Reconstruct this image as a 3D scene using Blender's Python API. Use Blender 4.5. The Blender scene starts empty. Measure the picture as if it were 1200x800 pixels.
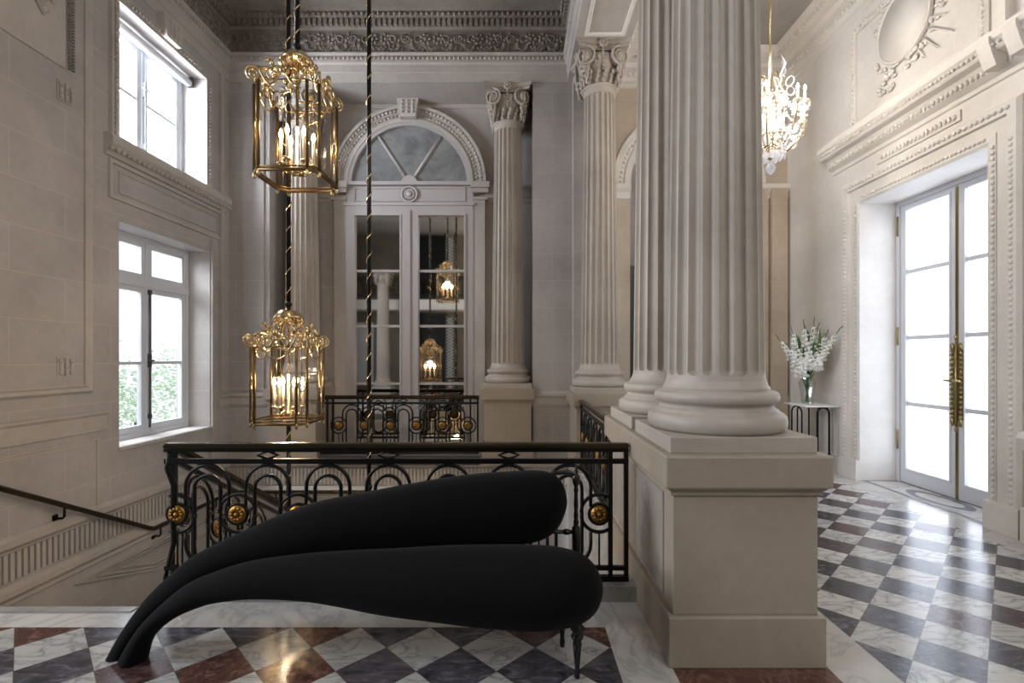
import bpy, math, random
from mathutils import Vector, Matrix
R = random.Random(7); JR = random.Random(3)
PI = math.pi
scn = bpy.context.scene
col = scn.collection

# ------------------------------------------------------------------ mesh helper
class MB:
    def __init__(s): s.v = []; s.f = []; s.sm = []
    def add(s, vs, fs, smooth=False):
        b = len(s.v); s.v += [tuple(v) for v in vs]
        for f in fs: s.f.append(tuple(b + i for i in f)); s.sm.append(smooth)
        return s
    def box(s, x0, x1, y0, y1, z0, z1):
        if x0 > x1: x0, x1 = x1, x0
        if y0 > y1: y0, y1 = y1, y0
        if z0 > z1: z0, z1 = z1, z0
        e = JR.uniform(0, .0004); x0 -= e; x1 += e; y0 -= e; y1 += e; z0 -= e; z1 += e   # hair-thin differences so touching faces never coincide
        v = [(x0,y0,z0),(x1,y0,z0),(x1,y1,z0),(x0,y1,z0),(x0,y0,z1),(x1,y0,z1),(x1,y1,z1),(x0,y1,z1)]
        return s.add(v, [(0,3,2,1),(4,5,6,7),(0,1,5,4),(1,2,6,5),(2,3,7,6),(3,0,4,7)])
    def obox(s, c, ax, ay, az):       # oriented box from centre and three half vectors
        c = Vector(c); ax = Vector(ax); ay = Vector(ay); az = Vector(az)
        v = [c+i*ax+j*ay+k*az for k in (-1,1) for (i,j) in ((-1,-1),(1,-1),(1,1),(-1,1))]
        return s.add(v, [(0,3,2,1),(4,5,6,7),(0,1,5,4),(1,2,6,5),(2,3,7,6),(3,0,4,7)])
    def tube(s, pts, r, n=8, closed=False, caps=True):
        pts = [Vector(p) for p in pts]; m = len(pts)
        rs = r if isinstance(r, (list, tuple)) else [r]*m
        T = []
        for i in range(m):
            if closed: t = pts[(i+1) % m] - pts[i-1]
            else: t = pts[min(i+1, m-1)] - pts[max(i-1, 0)]
            if t.length < 1e-9: t = Vector((0,0,1))
            T.append(t.normalized())
        a = Vector((0,0,1)) if abs(T[0].z) < .9 else Vector((1,0,0))
        u = T[0].cross(a).normalized(); vs = []
        for i in range(m):
            u = (u - T[i]*u.dot(T[i]))
            if u.length < 1e-6: u = T[i].orthogonal()
            u.normalize(); w = T[i].cross(u)
            for k in range(n):
                an = 2*PI*k/n
                vs.append(pts[i] + (u*math.cos(an) + w*math.sin(an))*rs[i])
        fs = []
        for i in range(m if closed else m-1):
            j = (i+1) % m
            for k in range(n):
                l = (k+1) % n
                fs.append((i*n+k, i*n+l, j*n+l, j*n+k))
        if caps and not closed:
            fs.append(tuple(range(n-1,-1,-1))); fs.append(tuple((m-1)*n+k for k in range(n)))
        return s.add(vs, fs, True)
    def lathe(s, prof, c=(0,0,0), n=32, smooth=True, rad=None):
        vs = []; m = len(prof)
        for (r, z) in prof:
            for k in range(n):
                a = 2*PI*k/n; vs.append((c[0]+r*math.cos(a), c[1]+r*math.sin(a), c[2]+z))
        fs = []
        for i in range(m-1):
            for k in range(n):
                l = (k+1) % n; fs.append((i*n+k, i*n+l, (i+1)*n+l, (i+1)*n+k))
        fs.append(tuple(range(n-1,-1,-1))); fs.append(tuple((m-1)*n+k for k in range(n)))
        return s.add(vs, fs, smooth)
    def ball(s, c, r, n=8, m=5):
        if not isinstance(r, (tuple, list)): r = (r, r, r)
        vs = [(c[0], c[1], c[2]-r[2])]
        for i in range(1, m):
            p = -PI/2 + PI*i/m
            for k in range(n):
                a = 2*PI*k/n
                vs.append((c[0]+r[0]*math.cos(p)*math.cos(a), c[1]+r[1]*math.cos(p)*math.sin(a), c[2]+r[2]*math.sin(p)))
        vs.append((c[0], c[1], c[2]+r[2])); L = len(vs)-1; fs = []
        for k in range(n):
            l = (k+1) % n
            fs.append((0, 1+l, 1+k)); fs.append((L, 1+(m-2)*n+k, 1+(m-2)*n+l))
            for i in range(m-2): fs.append((1+i*n+k, 1+i*n+l, 1+(i+1)*n+l, 1+(i+1)*n+k))
        return s.add(vs, fs, True)
    def sweep(s, path, prof, N, closed=False, smooth=False, caps=True):
        # prof: (a,b): a along side = T x N (left-hand side inwards), b along N, mitred
        path = [Vector(p) for p in path]; N = Vector(N).normalized(); m = len(path); k = len(prof); vs = []
        for i in range(m):
            tp = (path[i] - path[i-1]) if (i > 0 or closed) else None
            tn = (path[(i+1) % m] - path[i]) if (i < m-1 or closed) else None
            if tp is None: tp = tn
            if tn is None: tn = tp
            sp = tp.normalized().cross(N); sn = tn.normalized().cross(N)
            d = (sp+sn); d = d / max(.2, (1+sp.dot(sn)))
            for (a, b) in prof: vs.append(path[i] + d*a + N*b)
        fs = []
        for i in range(m if closed else m-1):
            j = (i+1) % m
            for q in range(k-1): fs.append((i*k+q, j*k+q, j*k+q+1, i*k+q+1))
        if caps and not closed:
            fs.append(tuple(range(k))); fs.append(tuple((m-1)*k+q for q in range(k-1,-1,-1)))
        return s.add(vs, fs, smooth)
    def prism(s, poly, fn, d0, d1):   # polygon (a,b) -> fn(a,b,d)
        n = len(poly); vs = [fn(a,b,d0) for a,b in poly] + [fn(a,b,d1) for a,b in poly]
        fs = [tuple(range(n-1,-1,-1)), tuple(range(n,2*n))] + [(i,(i+1)%n,n+(i+1)%n,n+i) for i in range(n)]
        return s.add(vs, fs)
    def build(s, name, mat, parent=None, bevel=0, recalc=True):
        me = bpy.data.meshes.new(name); me.from_pydata(s.v, [], s.f)
        me.polygons.foreach_set('use_smooth', s.sm)
        import bmesh
        if recalc:
            bm = bmesh.new(); bm.from_mesh(me); bmesh.ops.recalc_face_normals(bm, faces=bm.faces); bm.to_mesh(me); bm.free()
        me.materials.append(mat)
        o = bpy.data.objects.new(name, me); col.objects.link(o)
        if parent: o.parent = parent
        if bevel:
            b = o.modifiers.new('bevel', 'BEVEL'); b.width = bevel; b.segments = 2; b.limit_method = 'ANGLE'; b.angle_limit = .6
        return o

def tag(o, label=None, cat=None, group=None, kind=None):
    if label: o['label'] = label
    if cat: o['category'] = cat
    if group: o['group'] = group
    if kind: o['kind'] = kind
    return o
def empty(name, loc=(0,0,0), label=None, cat=None, group=None, kind=None):
    o = bpy.data.objects.new(name, None); col.objects.link(o); o.location = loc; o.empty_display_size = .1
    return tag(o, label, cat, group, kind)
def copy_tree(o, parent=None):
    c = o.copy(); col.objects.link(c)
    if parent: c.parent = parent
    for ch in KIDS.get(o.name, [x for x in bpy.data.objects if x.parent == o]): copy_tree(ch, c)
    return c
KIDS = {}

# ------------------------------------------------------------------ materials
def lin(c):
    c = c/255.0
    return c/12.92 if c <= .04045 else ((c+.055)/1.055)**2.4
def rgb(r, g, b): return (lin(r), lin(g), lin(b), 1)
class NT:
    def __init__(s, name):
        s.m = bpy.data.materials.new(name); s.m.use_nodes = True; s.t = s.m.node_tree; s.N = s.t.nodes; s.L = s.t.links
        s.b = s.N['Principled BSDF']; s.out = s.N['Material Output']
    def n(s, typ, **kw):
        x = s.N.new(typ)
        for k, v in kw.items():
            if k.startswith('i_'): x.inputs[k[2:].replace('_', ' ')].default_value = v
            else: setattr(x, k, v)
        return x
    def l(s, a, b): s.L.new(a, b)
    def math(s, op, a, b=None, c=None):
        x = s.N.new('ShaderNodeMath'); x.operation = op
        for i, q in enumerate((a, b, c)):
            if q is None: continue
            if isinstance(q, (int, float)): x.inputs[i].default_value = q
            else: s.L.new(q, x.inputs[i])
        return x.outputs[0]
    def mix(s, f, a, b, mode='MIX'):
        x = s.N.new('ShaderNodeMix'); x.data_type = 'RGBA'; x.blend_type = mode
        for i, q in ((0, f), (6, a), (7, b)):
            if isinstance(q, (int, float)): x.inputs[i].default_value = q
            elif isinstance(q, tuple): x.inputs[i].default_value = q
            else: s.L.new(q, x.inputs[i])
        return x.outputs[2]
    def noise(s, vec, scale, detail=4, rough=.55, dist=0):
        x = s.n('ShaderNodeTexNoise'); x.inputs['Scale'].default_value = scale; x.inputs['Detail'].default_value = detail
        x.inputs['Roughness'].default_value = rough; x.inputs['Distortion'].default_value = dist
        if vec is not None: s.l(vec, x.inputs['Vector'])
        return x.outputs[0]
    def ramp(s, fac, stops):
        x = s.n('ShaderNodeValToRGB'); e = x.color_ramp.elements
        while len(e) < len(stops): e.new(.5)
        for i, (p, c) in enumerate(stops): e[i].position = p; e[i].color = c
        s.l(fac, x.inputs[0]); return x.outputs[0]
    def bump(s, h, strength=.2, dist=.02):
        x = s.n('ShaderNodeBump'); x.inputs['Strength'].default_value = strength; x.inputs['Distance'].default_value = dist
        s.l(h, x.inputs['Height']); s.l(x.outputs[0], s.b.inputs['Normal'])
def stone(name, c1, c2, axis=None, rough=.62, joint=None, jstr=.45):
    t = NT(name); g = t.n('ShaderNodeNewGeometry').outputs['Position']
    n1 = t.noise(g, 1.1, 4); n2 = t.noise(g, 14, 3)
    f = t.math('ADD', t.math('MULTIPLY', n1, .75), t.math('MULTIPLY', n2, .25))
    base = t.ramp(f, [(.36, c1), (.64, c2)])
    if axis:
        sp = t.n('ShaderNodeSeparateXYZ'); t.l(g, sp.inputs[0])
        cb = t.n('ShaderNodeCombineXYZ'); t.l(sp.outputs[0 if axis == 'x' else 1], cb.inputs[0])
        t.l(t.math('SUBTRACT', sp.outputs[2], .236-.43*20), cb.inputs[1])
        br = t.n('ShaderNodeTexBrick'); t.l(cb.outputs[0], br.inputs['Vector'])
        br.inputs['Scale'].default_value = 1; br.inputs['Brick Width'].default_value = 1.12; br.inputs['Row Height'].default_value = .43
        br.inputs['Mortar Size'].default_value = .0045; br.inputs['Mortar Smooth'].default_value = .3
        br.inputs['Color1'].default_value = (.97,.97,.97,1); br.inputs['Color2'].default_value = (1.03,1.03,1.03,1)
        br.inputs['Mortar'].default_value = (1,1,1,1)
        base = t.mix(1.0, base, br.outputs[0], 'MULTIPLY')
        base = t.mix(t.math('MULTIPLY', br.outputs[1], jstr), base, joint or rgb(205,198,188))
    t.l(base, t.b.inputs['Base Color']); t.b.inputs['Roughness'].default_value = rough
    t.bump(n2, .12, .01)
    return t.m
def simple(name, c, rough=.5, metal=0, bump=None, spec=None, coat=0, sheen=0, var=.0):
    t = NT(name); t.b.inputs['Base Color'].default_value = c; t.b.inputs['Roughness'].default_value = rough
    t.b.inputs['Metallic'].default_value = metal
    g = t.n('ShaderNodeTexCoord').outputs['Object']
    n = t.noise(g, bump or 40, 3)
    if var:
        t.l(t.mix(n, tuple(x*(1-var) for x in c[:3])+(1,), tuple(min(1, x*(1+var)) for x in c[:3])+(1,)), t.b.inputs['Base Color'])
    if bump: t.bump(n, .15, .01)
    if spec is not None: t.b.inputs['Specular IOR Level'].default_value = spec
    if coat: t.b.inputs['Coat Weight'].default_value = coat
    if sheen: t.b.inputs['Sheen Weight'].default_value = sheen
    return t.m
def marble(name, c, vein, scale=2.2, rough=.16, amount=.8, stretch=None):
    t = NT(name); g = t.n('ShaderNodeNewGeometry').outputs['Position']
    if stretch:
        mp = t.n('ShaderNodeMapping'); mp.inputs['Scale'].default_value = stretch; t.l(g, mp.inputs[0]); g = mp.outputs[0]
    v = t.noise(g, scale, 6, .6, 1.4)
    ridge = t.math('ABSOLUTE', t.math('SUBTRACT', v, .5))
    vf = t.ramp(ridge, [(0, (1,1,1,1)), (.03, (.25,.25,.25,1)), (.12, (0,0,0,1))])
    cl = t.noise(g, scale*.7, 3)
    base = t.mix(t.math('MULTIPLY', cl, .25), c, vein)
    base = t.mix(t.math('MULTIPLY', vf, amount), base, vein)
    t.l(base, t.b.inputs['Base Color']); t.b.inputs['Roughness'].default_value = rough
    return t.m
def tiles(name, x0, y0, D, red=.5, wt=1.0):
    t = NT(name); g = t.n('ShaderNodeNewGeometry').outputs['Position']
    sp = t.n('ShaderNodeSeparateXYZ'); t.l(g, sp.inputs[0])
    dx = t.math('SUBTRACT', sp.outputs[0], x0); dy = t.math('SUBTRACT', sp.outputs[1], y0)
    u = t.math('DIVIDE', t.math('ADD', dx, dy), D); v = t.math('DIVIDE', t.math('SUBTRACT', dx, dy), D)
    ru = t.math('ROUND', u); rv = t.math('ROUND', v)
    par = t.math('ABSOLUTE', t.math('MODULO', t.math('ADD', ru, rv), 2))
    cb = t.n('ShaderNodeCombineXYZ'); t.l(ru, cb.inputs[0]); t.l(rv, cb.inputs[1])
    wn = t.n('ShaderNodeTexWhiteNoise'); t.l(cb.outputs[0], wn.inputs['Vector']); rnd = wn.outputs['Value']
    # per-tile offset of the veining
    off = t.n('ShaderNodeVectorMath'); off.operation = 'MULTIPLY_ADD'; t.l(wn.outputs['Color'], off.inputs[0]); off.inputs[1].default_value = (9,9,9); t.l(g, off.inputs[2])
    mp = t.n('ShaderNodeMapping'); mp.inputs['Rotation'].default_value = (0,0,.5); mp.inputs['Scale'].default_value = (1,2.4,1); t.l(off.outputs[0], mp.inputs[0])
    n1 = t.noise(mp.outputs[0], 2.6, 6, .62, 1.2)
    ridge = t.math('ABSOLUTE', t.math('SUBTRACT', n1, .5))
    vf = t.ramp(ridge, [(0, (1,1,1,1)), (.02, (.35,.35,.35,1)), (.08, (0,0,0,1))])
    white = t.mix(t.math('MULTIPLY', vf, .75), t.mix(rnd, rgb(206*wt,204*wt,199*wt), rgb(182*wt,182*wt,180*wt)), rgb(92,94,96))
    n2 = t.noise(off.outputs[0], 22, 5, .7, .6)
    n3 = t.noise(mp.outputs[0], 7, 5, .65, 1.0)
    grey = t.ramp(n3, [(.35, rgb(38,36,42)), (.55, rgb(70,68,76)), (.7, rgb(112,110,116))])
    redc = t.ramp(n2, [(.35, rgb(44,30,28)), (.52, rgb(86,48,40)), (.66, rgb(120,92,82))])
    rf = t.ramp(t.math('ADD', rnd, t.math('MULTIPLY', n3, .25)), [(1.05-red-.1, (0,0,0,1)), (1.05-red+.25, (1,1,1,1))])
    dark = t.mix(t.math('MULTIPLY', rf, .9), grey, redc)
    base = t.mix(par, white, dark)
    gu = t.math('ABSOLUTE', t.math('SUBTRACT', u, ru)); gv = t.math('ABSOLUTE', t.math('SUBTRACT', v, rv))
    gr = t.math('GREATER_THAN', t.math('MAXIMUM', gu, gv), .4925)
    base = t.mix(t.math('MULTIPLY', gr, .8), base, rgb(70,66,62))
    t.l(base, t.b.inputs['Base Color'])
    rr = t.math('ADD', .13, t.math('MULTIPLY', t.noise(g, 6, 3), .12)); t.l(rr, t.b.inputs['Roughness'])
    t.b.inputs['Specular IOR Level'].default_value = .45
    return t.m
def glassy(name, tint=(1,1,1,1), gloss=.12, rough=.02, trans=0.0, ior=1.45):
    t = NT(name); t.N.remove(t.b)
    tr = t.n('ShaderNodeBsdfTransparent'); tr.inputs[0].default_value = tint
    gl = t.n('ShaderNodeBsdfGlossy'); gl.inputs['Roughness'].default_value = rough
    lw = t.n('ShaderNodeLayerWeight'); lw.inputs[0].default_value = .5; F0 = ((ior-1)/(ior+1))**2
    f = t.math('MINIMUM', t.math('ADD', t.math('MULTIPLY', t.math('POWER', lw.outputs['Facing'], 5), .8), gloss+F0), .9)
    mx = t.n('ShaderNodeMixShader'); t.l(f, mx.inputs[0]); t.l(tr.outputs[0], mx.inputs[1]); t.l(gl.outputs[0], mx.inputs[2]); o = mx.outputs[0]
    if trans:
        tl = t.n('ShaderNodeBsdfTranslucent'); tl.inputs[0].default_value = (.95,.96,1,1)
        m2 = t.n('ShaderNodeMixShader'); m2.inputs[0].default_value = trans; t.l(o, m2.inputs[1]); t.l(tl.outputs[0], m2.inputs[2]); o = m2.outputs[0]
    t.l(o, t.out.inputs[0]); return t.m
def emis(name, c, s):
    t = NT(name); t.b.inputs['Emission Color'].default_value = c; t.b.inputs['Emission Strength'].default_value = s
    t.b.inputs['Base Color'].default_value = c; return t.m

WALLC1, WALLC2 = rgb(160,155,152), rgb(178,173,170)
M = {}
M['wall_x'] = stone('limestone_ashlar_x', WALLC1, WALLC2, 'x')
M['wall_y'] = stone('limestone_ashlar_y', WALLC1, WALLC2, 'y')
M['stone'] = stone('limestone_plain', rgb(166,160,155), rgb(186,180,174))
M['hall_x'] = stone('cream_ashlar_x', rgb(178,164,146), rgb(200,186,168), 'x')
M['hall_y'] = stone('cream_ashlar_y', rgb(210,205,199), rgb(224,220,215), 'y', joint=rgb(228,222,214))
M['hallstone'] = stone('cream_plain', rgb(210,205,198), rgb(226,221,215))
M['column'] = stone('column_stone', rgb(160,151,142), rgb(180,171,161), rough=.5)
M['ped'] = stone('pedestal_stone', rgb(146,135,121), rgb(162,151,137), rough=.5)
M['pedside'] = marble('streaked_marble', rgb(168,160,150), rgb(132,124,130), 2.0, .25, .5, (3,3,.5))
M['frieze'] = stone('dark_frieze_stone', rgb(112,105,97), rgb(142,135,127))  # darker stone tone than the walls
M['dimstone'] = stone('dark_rear_stone', rgb(92,84,72), rgb(112,103,90))  # stone behind the camera, darkened to cut light bounced onto the columns
M['ceil'] = stone('ceiling_plaster', rgb(150,146,142), rgb(168,163,158))
M['whitemarble'] = marble('white_marble', rgb(196,193,187), rgb(128,128,130), 1.6, .13, .5)
M['greymarble'] = marble('grey_marble', rgb(150,148,146), rgb(110,108,108), 2.4, .2, .5)
M['redmarble'] = marble('red_marble', rgb(74,40,32), rgb(130,100,88), 7, .2, .6)
M['darkmarble'] = marble('dark_marble', rgb(96,95,104), rgb(140,138,146), 6, .2, .4)
M['tile_l'] = tiles('checker_marble_landing', -.105, 2.725, .41, .42, .88)  # landing whites toned down in the colour for the dimmer light there
M['tile_h'] = tiles('checker_marble_hall', 2.085, 2.81, .40, .2)
M['iron'] = simple('black_iron', rgb(20,20,20), .38, .6, 60)
M['bronze'] = simple('dark_bronze_rail', rgb(62,54,40), .25, .75, 30)
M['gold'] = simple('gilt_brass', rgb(198,174,132), .27, 1, 50, var=.25)
M['darkgold'] = simple('bronze_gilt', rgb(120,98,64), .34, 1, 50, var=.25)
M['oldgold'] = simple('aged_gilt', rgb(150,112,55), .4, .95, 70, var=.3)
M['brass'] = simple('antique_brass', rgb(158,142,100), .3, .95, 60)
M['velvet'] = simple('black_velvet', rgb(9,9,10), .9, 0, 120, sheen=.03, spec=.12)
M['blackwood'] = simple('ebonised_wood', rgb(10,10,10), .3, 0, 30)
M['paintgrey'] = simple('grey_painted_wood', rgb(204,208,214), .45, 0, 40)
M['paintwhite'] = simple('pale_painted_wood', rgb(204,206,212), .42, 0, 40)
M['mirrorwood'] = simple('mauve_grey_painted_wood', rgb(170,165,166), .5, 0, 40)
M['glass'] = glassy('clear_glass', (1,1,1,1), .02)
M['lglass'] = glassy('lantern_glass', (1,1,1,1), .0, ior=1.12)
M['frost'] = glassy('frosted_glass', (1,1,1,1), .0, .3, .85)
M['crystal'] = glassy('cut_crystal', (1,1,1,1), .22, .10, .6)
M['vaseglass'] = glassy('vase_glass', (.96,.98,.98,1), .05, .03)
M['mirror'] = simple('antique_mirror', (.78,.77,.74,1), .03, 1)
t = NT('foxed_mirror'); g = t.n('ShaderNodeNewGeometry').outputs['Position']
t.l(t.ramp(t.noise(g, 2.2, 6, .65, .6), [(.35, rgb(112,114,116)), (.6, rgb(150,152,154)), (.7, rgb(126,126,126))]), t.b.inputs['Base Color']); t.b.inputs['Roughness'].default_value = .3; t.b.inputs['Metallic'].default_value = .25
M['foxed'] = t.m
M['candle'] = simple('ivory_candle', rgb(245,225,190), .4)
M['flame'] = emis('lamp_flame', (1,.62,.28,1), 60)
M['flamew'] = emis('lamp_flame_white', (1,.80,.56,1), 70)
M['darkwood'] = simple('dark_green_grey_wood', rgb(44,42,38), .45, 0, 30)
M['leaf'] = simple('green_leaf', rgb(74,118,52), .5, 0, 50, var=.3)
M['stem'] = simple('green_stem', rgb(52,96,44), .45, 0, 50)
M['petal'] = simple('white_petal', rgb(240,240,236), .6, 0, 60, sheen=.2)
M['cream'] = simple('cream_painted_wall', rgb(196,184,140), .6, 0, 20)
M['foliage'] = simple('garden_foliage', rgb(176,192,168), .7, 0, 8, var=.3)
M['facade'] = simple('pale_facade', rgb(215,215,215), .8, 0, 8)
M['slate'] = simple('slate_grey', rgb(60,60,64), .6, 0, 8)

# ------------------------------------------------------------------ key dimensions
XL, XR, YB, YR, YH = -4.6, 4.45, 7.9, 8.6, 8.15     # left wall, right wall, piers, recess wall, hall back wall
XA = -1.853                                         # axis of the arch bay
PX = 1.185                                          # axis of the colonnade
CT = 5.97                                           # top of the capitals
def S(name, mb, mat, label, cat, parent=None, bevel=0):
    o = mb.build(name, mat, parent, bevel)
    if not parent: tag(o, label, cat, None, 'structure')
    return o
def holes_wall(mb, axis, c0, c1, a0, a1, z0, z1, holes):
    As = sorted(set([a0, a1] + [h[0] for h in holes] + [h[1] for h in holes])); Zs = sorted(set([z0, z1] + [h[2] for h in holes] + [h[3] for h in holes]))
    for i in range(len(As)-1):
        for j in range(len(Zs)-1):
            ca, cz = (As[i]+As[i+1])/2, (Zs[j]+Zs[j+1])/2
            if any(h[0] < ca < h[1] and h[2] < cz < h[3] for h in holes): continue
            if axis == 'y': mb.box(c0, c1, As[i], As[i+1], Zs[j], Zs[j+1])
            else: mb.box(As[i], As[i+1], c0, c1, Zs[j], Zs[j+1])

# ---- floor
fl = MB(); fl.box(-8, 4.46, -6, 3.1, -.3, -.006); fl.box(-2.42, .80, 3.1, 3.42, -.3, -.006); fl.box(.80, 4.46, 3.1, 8.2, -.3, -.006); fl.box(XL-.0, .8, 3.07, 3.12, -.3, -.006)
fl.box(-3.95, .25, YB, YR, -.3, -.0)
floor = S('floor', fl, M['greymarble'], 'polished marble floor of the landing and the hall beyond the columns', 'floor')
a = MB(); a.box(-8, .52, -6, 2.93, -.006, 0); S('checker_tiles', a, M['tile_l'], 0, 0, floor)
a = MB(); a.box(1.9, 4.12, -6, 7.8, -.006, 0); S('checker_tiles', a, M['tile_h'], 0, 0, floor)
a = MB(); a.box(-8, .52, 2.93, 3.1, -.006, 0); a.box(-2.42, .52, 3.1, 3.42, -.006, 0); a.box(.52, .80, -6, 3.42, -.006, 0); a.box(XL, -2.42, 3.1, 3.14, -.05, 0.0)
a.box(1.6, 1.9, -6, 7.8, -.006, 0); a.box(4.12, 4.45, -6, 8.15, -.006, 0); a.box(1.6, 4.12, 7.8, 8.15, -.006, 0); a.box(.8, 1.6, 2.6, 8.1, -.006, 0)
S('marble_border', a, M['whitemarble'], 0, 0, floor)
a = MB(); a.box(XL, -2.42, 3.085, 3.10, -.001, .002); a.box(XL, -2.42, 3.10, 3.16, -.05, .006); S('step_nosing', a, M['greymarble'], 0, 0, floor)
a = MB(); a.box(.8, 1.6, -6, 2.6, -.006, 0); S('red_marble_band', a, M['redmarble'], 0, 0, floor)
# threshold inlay at the French door
a = MB(); a.box(4.45, 4.97, 4.64, 6.42, -.02, .004); S('door_threshold', a, M['whitemarble'], 0, 0, floor)
a = MB()
for q in ((4.47,4.50),(4.90,4.92)): a.box(q[0], q[1], 4.66, 6.40, 0, .006)
a.box(4.50, 4.90, 4.67, 4.70, 0, .006); a.box(4.50, 4.90, 6.36, 6.39, 0, .006)
n = 40; vs = []; fs = []
for i in range(n):
    an = 2*PI*i/n
    for (ra, rb) in ((.17,.42),(.115,.30)): vs.append((4.71+ra*math.cos(an), 5.53+rb*math.sin(an), .007))
for i in range(n): j = (i+1) % n; fs.append((2*i,2*j,2*j+1,2*i+1))
a.add(vs, fs); S('threshold_inlay', a, M['darkmarble'], 0, 0, floor)

# ---- left wall
W1 = (5.72, 7.41, .56, 3.17); W2 = (5.69, 7.29, 4.12, 5.69)
w = MB(); holes_wall(w, 'y', -5.1, XL, 3.0, 9.0, -3.3, 7.6, [W1, W2])
wl = S('wall_left', w, M['wall_y'], 'left stone wall of the stairwell with two windows one above the other', 'wall')
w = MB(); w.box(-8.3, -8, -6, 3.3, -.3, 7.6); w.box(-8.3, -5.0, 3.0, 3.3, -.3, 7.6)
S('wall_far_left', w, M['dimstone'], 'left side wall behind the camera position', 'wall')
# ---- back wall : piers + recess with arch
w = MB()
w.box(XL, -3.95, YB, 9.0, -3.3, 7.6); w.box(.25, 1.52, YB, 9.0, -3.3, 7.6)
w.box(-3.95, .25, YB, 9.0, -3.3, -.02); w.box(-3.95, .25, YR, 9.0, 0, 7.6)
w.box(-3.95, .25, YB+.02, YR, CT, 7.6)
w.box(.88, 1.50, 7.72, YB, 0, CT)            # respond pilaster behind the far column
w.box(-4.36, -4.03, YB-.03, YB, 1.06, CT); 
S('wall_back', w, M['wall_x'], 'back stone wall of the stairwell with the tall arched bay', 'wall')
# ---- right hall
w = MB(); holes_wall(w, 'y', XR, XR+.6, -6, 8.6, -.3, 7.6, [(4.66, 6.40, 0, 3.58)])
S('wall_right', w, M['hall_y'], 'pale stone wall on the right with the tall French door', 'wall')
w = MB(); AC = 2.81; ar = .95
holes_wall(w, 'x', YH, YH+.4, 1.5, XR, -.3, 7.6, [(AC-ar, AC+ar, 0, 5.5)])
pts = [(AC-ar, 5.5), (AC-ar, 4.43)] + [(AC-ar*math.cos(PI*i/24), 4.43+ar*math.sin(PI*i/24)) for i in range(25)] + [(AC+ar, 5.5)]
w.prism([(AC-ar,5.5),(AC-ar,4.43)]+[(AC-ar*math.cos(PI/2*i/12), 4.43+ar*math.sin(PI/2*i/12)) for i in range(1,13)]+[(AC,5.5)], lambda p,q,d:(p,d,q), YH, YH+.4)
w.prism([(AC,5.5)]+[(AC+ar*math.sin(PI/2*i/12), 4.43+ar*math.cos(PI/2*i/12)) for i in range(0,13)]+[(AC+ar,5.5)], lambda p,q,d:(p,d,q), YH, YH+.4)
w.box(3.95, 4.10, YH-.06, YH, 0, 6.05); w.box(4.15, 4.40, YH-.10, YH, 0, 4.35)
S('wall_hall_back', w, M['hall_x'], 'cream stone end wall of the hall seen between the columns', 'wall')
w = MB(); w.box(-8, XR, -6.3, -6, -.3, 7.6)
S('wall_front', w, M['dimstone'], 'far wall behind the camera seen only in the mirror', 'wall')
w = MB(); w.box(-8.3, XR+.6, -6.3, 3.2, 7.3, 7.6); w.box(-5.1, 1.5, 3.2, 9, 7.3, 7.6); w.box(1.5, XR+.6, 3.2, 9, 6.5, 6.8); w.box(1.5, XR+.6, -6.3, 3.2, 6.5, 6.8)
S('ceiling', w, M['ceil'], 'plaster ceiling above the stairwell and the hall', 'ceiling')
# ---- entablature over the colonnade
w = MB(); w.box(.80, 1.57, -6, YB, CT, 7.35)
for (p, q) in ((.90,1.0),(1.37,1.47)): pass
beam = S('trim_1', w, M['stone'], 'stone beam carried by the row of fluted columns', 'beam')
a = MB()
for (y0, y1) in ((4.3, 6.7), (-2.0, 2.5)):
    a.sweep([(.93,y0,CT),(.93,y1,CT),(1.44,y1,CT),(1.44,y0,CT)], [(-.02,0),(-.02,-.02),(.02,-.02),(.035,-.006),(.035,0)], (0,0,1), closed=True)
a.build('soffit_panel_moulding', M['hallstone'], beam)

# ---- entablature round the stairwell (one sweep) : architrave, bead, frieze, cornice
path = [(XL, 3.0, 0), (XL, YB, 0), (.82, YB, 0), (.82, -2, 0)]
def run(path): # segments with inward normal
    out = []
    for i in range(len(path)-1):
        p, q = Vector(path[i]), Vector(path[i+1]); tdir = (q-p).normalized(); out.append((p, q, tdir, tdir.cross(Vector((0,0,1)))))
    return out
ent = MB()
ent.sweep(path, [(0,CT+.0),(0.02,CT),(0.02,6.12),(.035,6.125),(.035,6.24),(.06,6.26),(.06,6.29),(.05,6.30),(.05,6.37),(.09,6.39),(.09,6.41),(0,6.43)], (0,0,1))
cor = S('trim_2', ent, M['stone'], 'architrave moulding running round the top of the stairwell walls', 'moulding')
fr = MB(); fr.sweep(path, [(0,6.43),(.012,6.43),(.012,6.80),(0,6.80)], (0,0,1))
frz = S('trim_3', fr, M['frieze'], 'dark carved foliage frieze and dentil cornice under the stairwell ceiling', 'frieze')
cn = MB(); cn.sweep(path, [(0,6.80),(.03,6.80),(.05,6.83),(.05,6.93),(.09,6.95),(.12,7.02),(.20,7.04),(.34,7.05),(.34,7.12),(.40,7.16),(.44,7.24),(.44,7.3),(0,7.3)], (0,0,1))
cn.build('cornice', M['frieze'], frz)
dn = MB(); eg = MB(); bd = MB(); fo = MB()
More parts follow.
